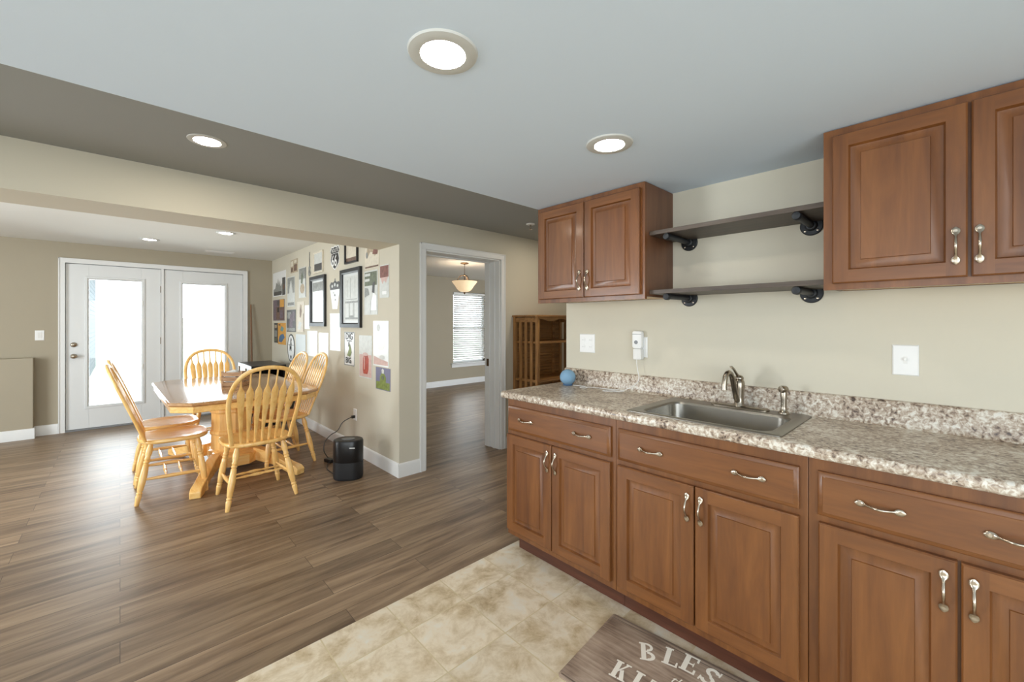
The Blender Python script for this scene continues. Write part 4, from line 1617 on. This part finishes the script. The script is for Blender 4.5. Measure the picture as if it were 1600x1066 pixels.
class Art:
    """a flat sheet on the gallery wall: unit coordinates u right, v up"""

    def __init__(self, name, label, cat, Y0, Y1, z0, z1, base, group=None, t=.004):
        self.w, self.h = Y0 - Y1, z1 - z0
        self.t = t
        self.k = 0
        self.mb = MB()
        self.o = (XD, (Y0 + Y1) / 2, z0)
        self.meta = (name, label, cat, group)
        if base is not None:
            self.mb.box(-self.w / 2, -t, 0, self.w / 2, -.0003, self.h, IX[base])

    def P(self, u, v, y=None):
        return ((u - .5) * self.w, y if y is not None else -self.t - .0004 * self.k, v * self.h)

    def poly(self, pts, m_):
        self.k += 1
        self.mb.poly([self.P(u, v) for u, v in pts], IX[m_])
        return self

    def rect(self, u0, v0, u1, v1, m_):
        return self.poly([(u0, v0), (u1, v0), (u1, v1), (u0, v1)], m_)

    def ell(self, cu, cv, ru, rv, m_, n=18):
        return self.poly([(cu + ru * math.cos(2 * PI * i / n), cv + rv * math.sin(2 * PI * i / n)) for i in range(n)], m_)

    def text(self, s, size, u, v, m_, sx=1.0, bold=0.0):
        self.k += 1
        y = -self.t - .0004 * self.k
        x0, z0 = (u - .5) * self.w, v * self.h
        self.mb.text(s, size, lambda a, b_: (x0 + a * sx, y, z0 + b_), IX[m_], bold=bold)
        return self

    def done(self):
        nm, lb, ct_, g = self.meta
        o = self.mb.build(nm, POST, smooth=False)
        o.location = self.o
        o.rotation_euler = (0, 0, ON_X)
        return tag(o, lb, ct_, g)


G = 'posters and signs on the dining wall'
a = Art('poster', 'black-and-white skyline print, leftmost in the top row by the room corner', 'poster', 7.36, 6.66, 1.742, 2.112, paper, G)
a.poly([(.06, .10), (.72, .10), (.72, .52), (.62, .40), (.55, .66), (.5, .44), (.42, .74), (.36, .5), (.28, .6), (.2, .34), (.06, .3)], grey).rect(.74, .02, .97, .72, dgrey).rect(.08, .04, .7, .2, dgrey).ell(.86, .34, .08, .1, brown)
a.done()
a = Art('poster', 'mauve and orange block poster in the leftmost column, below the skyline print', 'poster', 7.345, 6.74, 1.372, 1.690, mauve, G)
a.rect(.30, .05, .97, .66, brown).rect(.62, .64, .98, .99, orange).rect(.36, .72, .56, .95, dgrey).rect(.40, .4, .55, .62, ink).rect(.62, .1, .9, .5, mauve)
a.done()
a = Art('poster', 'narrow dark strip print left of the orange and blue poster', 'poster', 7.29, 7.095, 1.032, 1.336, dgrey, G)
a.rect(.15, .3, .85, .62, grey).rect(.2, .75, .8, .9, tan).rect(.2, .08, .8, .22, dgreen)
a.done()
a = Art('poster', 'orange poster with blue patches, lowest of the leftmost column', 'poster', 7.08, 6.67, 1.016, 1.336, orange, G)
a.poly([(.1, .12), (.5, .1), (.9, .34), (.72, .5), (.4, .46), (.2, .34)], blue).poly([(.3, .66), (.62, .6), (.8, .76), (.5, .86)], teal).rect(.1, .88, .35, .95, brown)
a.done()
a = Art('poster', 'small tan sepia print high up, between the skyline print and the grey poster', 'poster', 6.43, 6.115, 2.035, 2.218, tan, G)
a.rect(.06, .5, .4, .9, cream).rect(.5, .1, .92, .6, brown).rect(.1, .08, .36, .4, brown).rect(.55, .7, .9, .92, cream)
a.done()
a = Art('poster', 'dark-topped grey portrait poster with pale standing shape', 'poster', 6.585, 6.235, 1.568, 1.990, pale, G)
a.rect(.04, .45, .96, .97, grey).poly([(.3, .1), (.7, .1), (.72, .5), (.62, .7), (.55, .86), (.45, .86), (.36, .7), (.26, .5)], pale).rect(.08, .04, .92, .14, grey)
a.done()
a = Art('poster', 'square dark monochrome photo print above the oval sign', 'poster', 6.615, 6.20, 1.210, 1.522, dgrey, G)
a.rect(.1, .6, .5, .9, grey).poly([(.3, .2), (.7, .2), (.62, .8), (.4, .8)], mauve).rect(.05, .05, .95, .18, grey).rect(.7, .5, .9, .92, mauve)
a.done()
a = Art('poster', 'tall faded grey poster left of the guitar-shaped sign', 'poster', 6.055, 5.755, 1.670, 2.072, pale, G)
a.rect(.03, .62, .95, .97, grey).poly([(.3, .5), (.5, .44), (.6, .7), (.45, .86), (.34, .72)], dgreen).rect(.93, .02, .99, .98, dgrey).ell(.5, .3, .3, .16, tan)
a.done()
a = Art('wall_sign', 'slim grey guitar-shaped metal sign near the top of poster wall', 'sign', 5.69, 5.556, 1.928, 2.245, None, G)
pts = [(.44, .98), (.56, .98), (.58, .42), (.80, .36), (.72, .26), (.86, .12), (.64, .01), (.36, .01), (.14, .12), (.28, .26), (.20, .36), (.42, .42)]
a.mb.prism(pts, lambda q, k: a.P(q[0], q[1], -.006 * k), IX[grey])
a.t = .006
a.ell(.5, .2, .12, .06, dgrey).rect(.47, .4, .53, .9, dgrey)
a.done()


def framed(name, label, Y0, Y1, z0, z1, wd, depth, fm, cat='picture'):
    r = thing(name, label, cat, (XD, (Y0 + Y1) / 2, z0), ON_X, G)
    w, hgt = Y0 - Y1, z1 - z0
    m_ = MB()

    def q(i, y):
        return [(-w / 2 + i, y, i), (w / 2 - i, y, i), (w / 2 - i, y, hgt - i), (-w / 2 + i, y, hgt - i)]
    m_.rings([q(0, -.0004), q(0, -depth), q(wd * .75, -depth), q(wd, -depth * .72), q(wd, -.006)], cap0=False, cap1=False)
    m_.build('frame', fm, r, angle=30)
    return r, w, hgt


def sheet(r, nm, x0, z0, x1, z1, y, mt):
    m_ = MB()
    m_.box(x0, y, z0, x1, -.0005, z1)
    return m_.build(nm, mt, r, smooth=False)


r, w, hg = framed('framed_picture', 'small pale-framed picture with grey lower band, left of the highway shield', 5.46, 5.125, 1.944, 2.207, .022, .016, cream)
o = sheet(r, 'print', -w / 2 + .02, .02, w / 2 - .02, hg - .02, -.006, pale)
sheet(o, 'grey_band', -w / 2 + .03, .03, w / 2 - .03, .115, -.0065, dgrey)
a = Art('poster', 'faded brown poster with a dark smudge, left of the small white sheet', 'poster', 6.13, 5.84, 1.216, 1.622, cream, G)
a.poly([(.35, .5), (.55, .46), (.72, .66), (.66, .88), (.46, .92), (.34, .72)], tan).poly([(.46, .5), (.56, .52), (.62, .72), (.5, .82), (.44, .66)], brown).poly([(.1, .1), (.5, .06), (.7, .3), (.3, .36)], pale).rect(.9, .02, .97, .6, brown)
a.done()
a = Art('poster', 'small white sheet tucked left of the large black-framed mirror-like picture', 'poster', 5.815, 5.61, 1.258, 1.566, paper, G)
a.rect(.9, .03, .97, .97, grey)
a.done()
a = Art('wall_sign', 'upright oval white sign with black border and letter M', 'sign', 6.58, 6.235, .785, 1.18, None, G)
n = 28
ov = [(.5 + .5 * math.cos(2 * PI * i / n), .5 + .5 * math.sin(2 * PI * i / n)) for i in range(n)]
a.mb.prism(ov, lambda q, k: a.P(q[0], q[1], -.004 * k), IX[ink])
a.ell(.5, .5, .42, .45, paper, 28).poly([(.40, .62), (.60, .62), (.56, .74), (.62, .80), (.5, .90), (.42, .8)], dgrey).rect(.12, .60, .88, .615, dgrey)
a.text('M', .135, .31, .40, ink, .95, .002).poly([(.4, .2), (.5, .26), (.6, .2), (.55, .12), (.45, .12)], ink)
a.done()
bluish = pm('bluish_white', 212, 221, 223, .25, .02)
POST.append(bluish)
IX[bluish] = len(POST) - 1
a = Art('poster', 'pale bluish sheet right of the oval sign', 'poster', 6.19, 5.78, .84, 1.184, bluish, G)
a.rect(.04, .04, .96, .96, bluish)
a.done()
a = Art('poster', 'blank white glossy sheet between the bluish sheet and the narrow white sheet', 'poster', 5.715, 5.335, .92, 1.238, glossy, G)
a.rect(.05, .05, .95, .95, glossy)
a.done()
a = Art('poster', 'narrow blank white sheet just above the right-hand chair backs', 'poster', 5.285, 4.968, .822, 1.220, glossy, G)
a.rect(.05, .05, .95, .95, paper)
a.done()

# big framed mirror-like picture
r, w, hg = framed('framed_picture', 'tall black-framed glossy picture with blank white face', 5.56, 5.032, 1.296, 1.908, .052, .028, frameblack)
o = sheet(r, 'mat_board', -w / 2 + .045, .045, w / 2 - .045, hg - .045, -.008, glossy)
sheet(o, 'grey_print', -w / 2 + .075, hg * .70, w / 2 - .075, hg - .075, -.0086, grey)

a = Art('wall_sign', 'black highway shield sign reading ROUTE 66', 'sign', 4.905, 4.615, 1.930, 2.212, None, G)
sh_ = [(.5, 0), (.70, .10), (.90, .24), (.97, .42), (.90, .58), (.86, .66), (.99, .80), (.86, .97), (.68, .93), (.5, .98), (.32, .93), (.14, .97), (.01, .80), (.14, .66), (.10, .58), (.03, .42), (.10, .24), (.30, .10)]
a.mb.prism(sh_, lambda q, k: a.P(q[0], q[1], -.005 * k), IX[paper])
a.t = .005
sc = lambda s: [(.5 + (u - .5) * s, .48 + (v - .48) * s) for u, v in sh_]
a.poly(sc(.90), ink)
a.rect(.12, .655, .88, .672, paper)
a.text('ROUTE', .056, .175, .72, paper, 1.08, .0006)
a.text('66', .180, .155, .16, paper, .92, .003)
a.done()
a = Art('wall_sign', 'white crest-shaped sign with dark crown top between the two black-framed pictures', 'sign', 4.92, 4.60, 1.494, 1.835, None, G)
cr = [(.28, 0), (.72, 0), (.94, .62), (1, .80), (.86, .90), (.66, .88), (.54, .93), (.52, 1.0), (.48, 1.0), (.46, .93), (.34, .88), (.14, .90), (0, .80), (.06, .62)]
a.mb.prism(cr, lambda q, k: a.P(q[0], q[1], -.004 * k), IX[paper])
a.poly([(.06, .64), (.94, .64), (1, .80), (.86, .90), (.66, .88), (.54, .93), (.52, 1), (.48, 1), (.46, .93), (.34, .88), (.14, .90), (0, .80)], dgrey).ell(.25, .76, .08, .05, pale).ell(.5, .8, .08, .06, pale).ell(.75, .76, .08, .05, pale).ell(.5, .45, .07, .04, grey).ell(.55, .3, .05, .03, grey).ell(.38, .54, .05, .03, pale)
a.done()
a = Art('poster', 'blank white sheet below the crest-shaped sign', 'poster', 4.905, 4.602, 1.028, 1.443, glossy, G)
a.rect(.04, .04, .96, .96, glossy)
a.done()
r, w, hg = framed('framed_picture', 'dark-sided picture near the header beam, right of the highway shield', 4.455, 4.132, 1.960, 2.215, .020, .022, frameblack)
o = sheet(r, 'print', -w / 2 + .018, .018, w / 2 - .018, hg - .018, -.006, cream)
sheet(o, 'brown_band', -w / 2 + .02, .02, w / 2 - .02, .06, -.0066, brown)
r, w, hg = framed('framed_picture', 'large black-framed picture with grey line diagram, right of the crest sign', 4.558, 4.044, 1.290, 1.903, .048, .030, frameblack)
o = sheet(r, 'mat_board', -w / 2 + .04, .04, w / 2 - .04, hg - .04, -.008, glossy)
o2 = sheet(o, 'drawing_sheet', -w / 2 + .085, .07, w / 2 - .07, hg - .075, -.0086, pale)
m_ = MB()
for x0, z0, x1, z1 in ((-.15, .255, .17, .275), (-.13, .29, .15, .297), (-.06, .10, -.045, .255), (.065, .10, .08, .255), (-.03, .10, -.025, .25), (.045, .10, .05, .25), (-.15, .085, .17, .105), (-.04, .105, .06, .125), (-.10, .32, -.096, .50), (.10, .32, .104, .50), (-.02, .30, -.016, .52)):
    m_.box(x0, -.0092, z0, x1, -.008, z1)
m_.build('line_diagram', grey, o, smooth=False)
a = Art('poster', 'autumn-toned print touching the header beam, top right of the poster wall', 'poster', 3.975, 3.672, 1.862, 2.085, cream, G)
a.poly([(.06, .55), (.2, .95), (.5, .96), (.94, .92), (.95, .6), (.7, .5), (.6, .66), (.4, .72), (.2, .5)], tan).poly([(.55, .6), (.9, .55), (.93, .8), (.66, .86)], redbrown).ell(.16, .6, .08, .14, grey).rect(.03, .03, .97, .1, brown)
a.done()
a = Art('poster', 'grey-green poster with pale lower half, right of the diagram picture', 'poster', 3.99, 3.70, 1.417, 1.842, pale, G)
a.rect(.04, .66, .96, .97, dgreen).rect(.06, .88, .46, .94, pale).rect(.06, .76, .42, .82, pale).poly([(.5, .1), (.94, .1), (.94, .42), (.7, .5), (.55, .3)], paper).poly([(.6, .5), (.78, .48), (.82, .74), (.66, .72)], dgrey).poly([(.06, .4), (.4, .46), (.3, .6), (.06, .62)], grey).rect(.06, .05, .5, .3, pale)
a.done()
a = Art('poster', 'reddish-topped grey print nearest the wall corner, upper right', 'poster', 3.655, 3.473, 1.568, 1.870, pale, G)
a.rect(.04, .62, .96, .97, redbrown).poly([(.1, .62), (.9, .62), (.7, .44), (.5, .52), (.3, .42)], rose).rect(.3, .1, .75, .2, paper).poly([(.1, .3), (.9, .3), (.9, .42), (.1, .4)], pale)
a.done()
a = Art('poster', 'large pale curling sheet with faint pink foot, right end of the wall', 'poster', 3.79, 3.483, .936, 1.356, glossy, G)
a.poly([(.03, .03), (.97, .03), (.97, .12), (.5, .16), (.03, .22)], rose).ell(.5, .55, .3, .2, paper).ell(.35, .85, .12, .08, pale).ell(.6, .2, .18, .05, pale)
a.done()
a = Art('poster', 'pale poster with red glass shape, between the DIG sign and the large pale sheet', 'poster', 4.11, 3.817, .796, 1.215, pale, G)
a.rect(.03, .03, .97, .55, rose).poly([(.34, .10), (.66, .10), (.74, .2), (.76, .46), (.66, .56), (.42, .56), (.32, .46), (.3, .2)], red).ell(.5, .56, .2, .04, rose).rect(.4, .2, .46, .5, rose)
a.done()
a = Art('poster', 'violet-blue poster with green shape, lowest near the wall corner', 'poster', 3.735, 3.45, .721, .926, violet, G)
a.rect(.03, .03, .97, .36, green).poly([(.3, .34), (.7, .34), (.74, .56), (.62, .74), (.42, .76), (.3, .58)], green).poly([(.44, .74), (.58, .74), (.6, .9), (.5, .97), (.42, .9)], pale).ell(.5, .55, .1, .1, dgreen)
a.done()
a = Art('wall_sign', 'narrow white sign with black letters DIG and BIG around a green sketch', 'sign', 4.49, 4.226, .889, 1.243, paper, G)
for u0, v0, u1, v1 in ((0, 0, .05, 1), (.95, 0, 1, 1), (0, 0, 1, .03), (0, .97, 1, 1)):
    a.rect(u0, v0, u1, v1, grey)
a.text('DIG', .095, .14, .78, ink, 1.15, .002).rect(.25, .72, .75, .75, dgrey).poly([(.3, .3), (.6, .26), (.75, .4), (.6, .62), (.45, .68), (.5, .5)], green).poly([(.42, .56), (.52, .58), (.5, .72), (.42, .68)], dgrey)
a.text('BIG', .085, .15, .08, ink, 1.15, .002)
a.done()
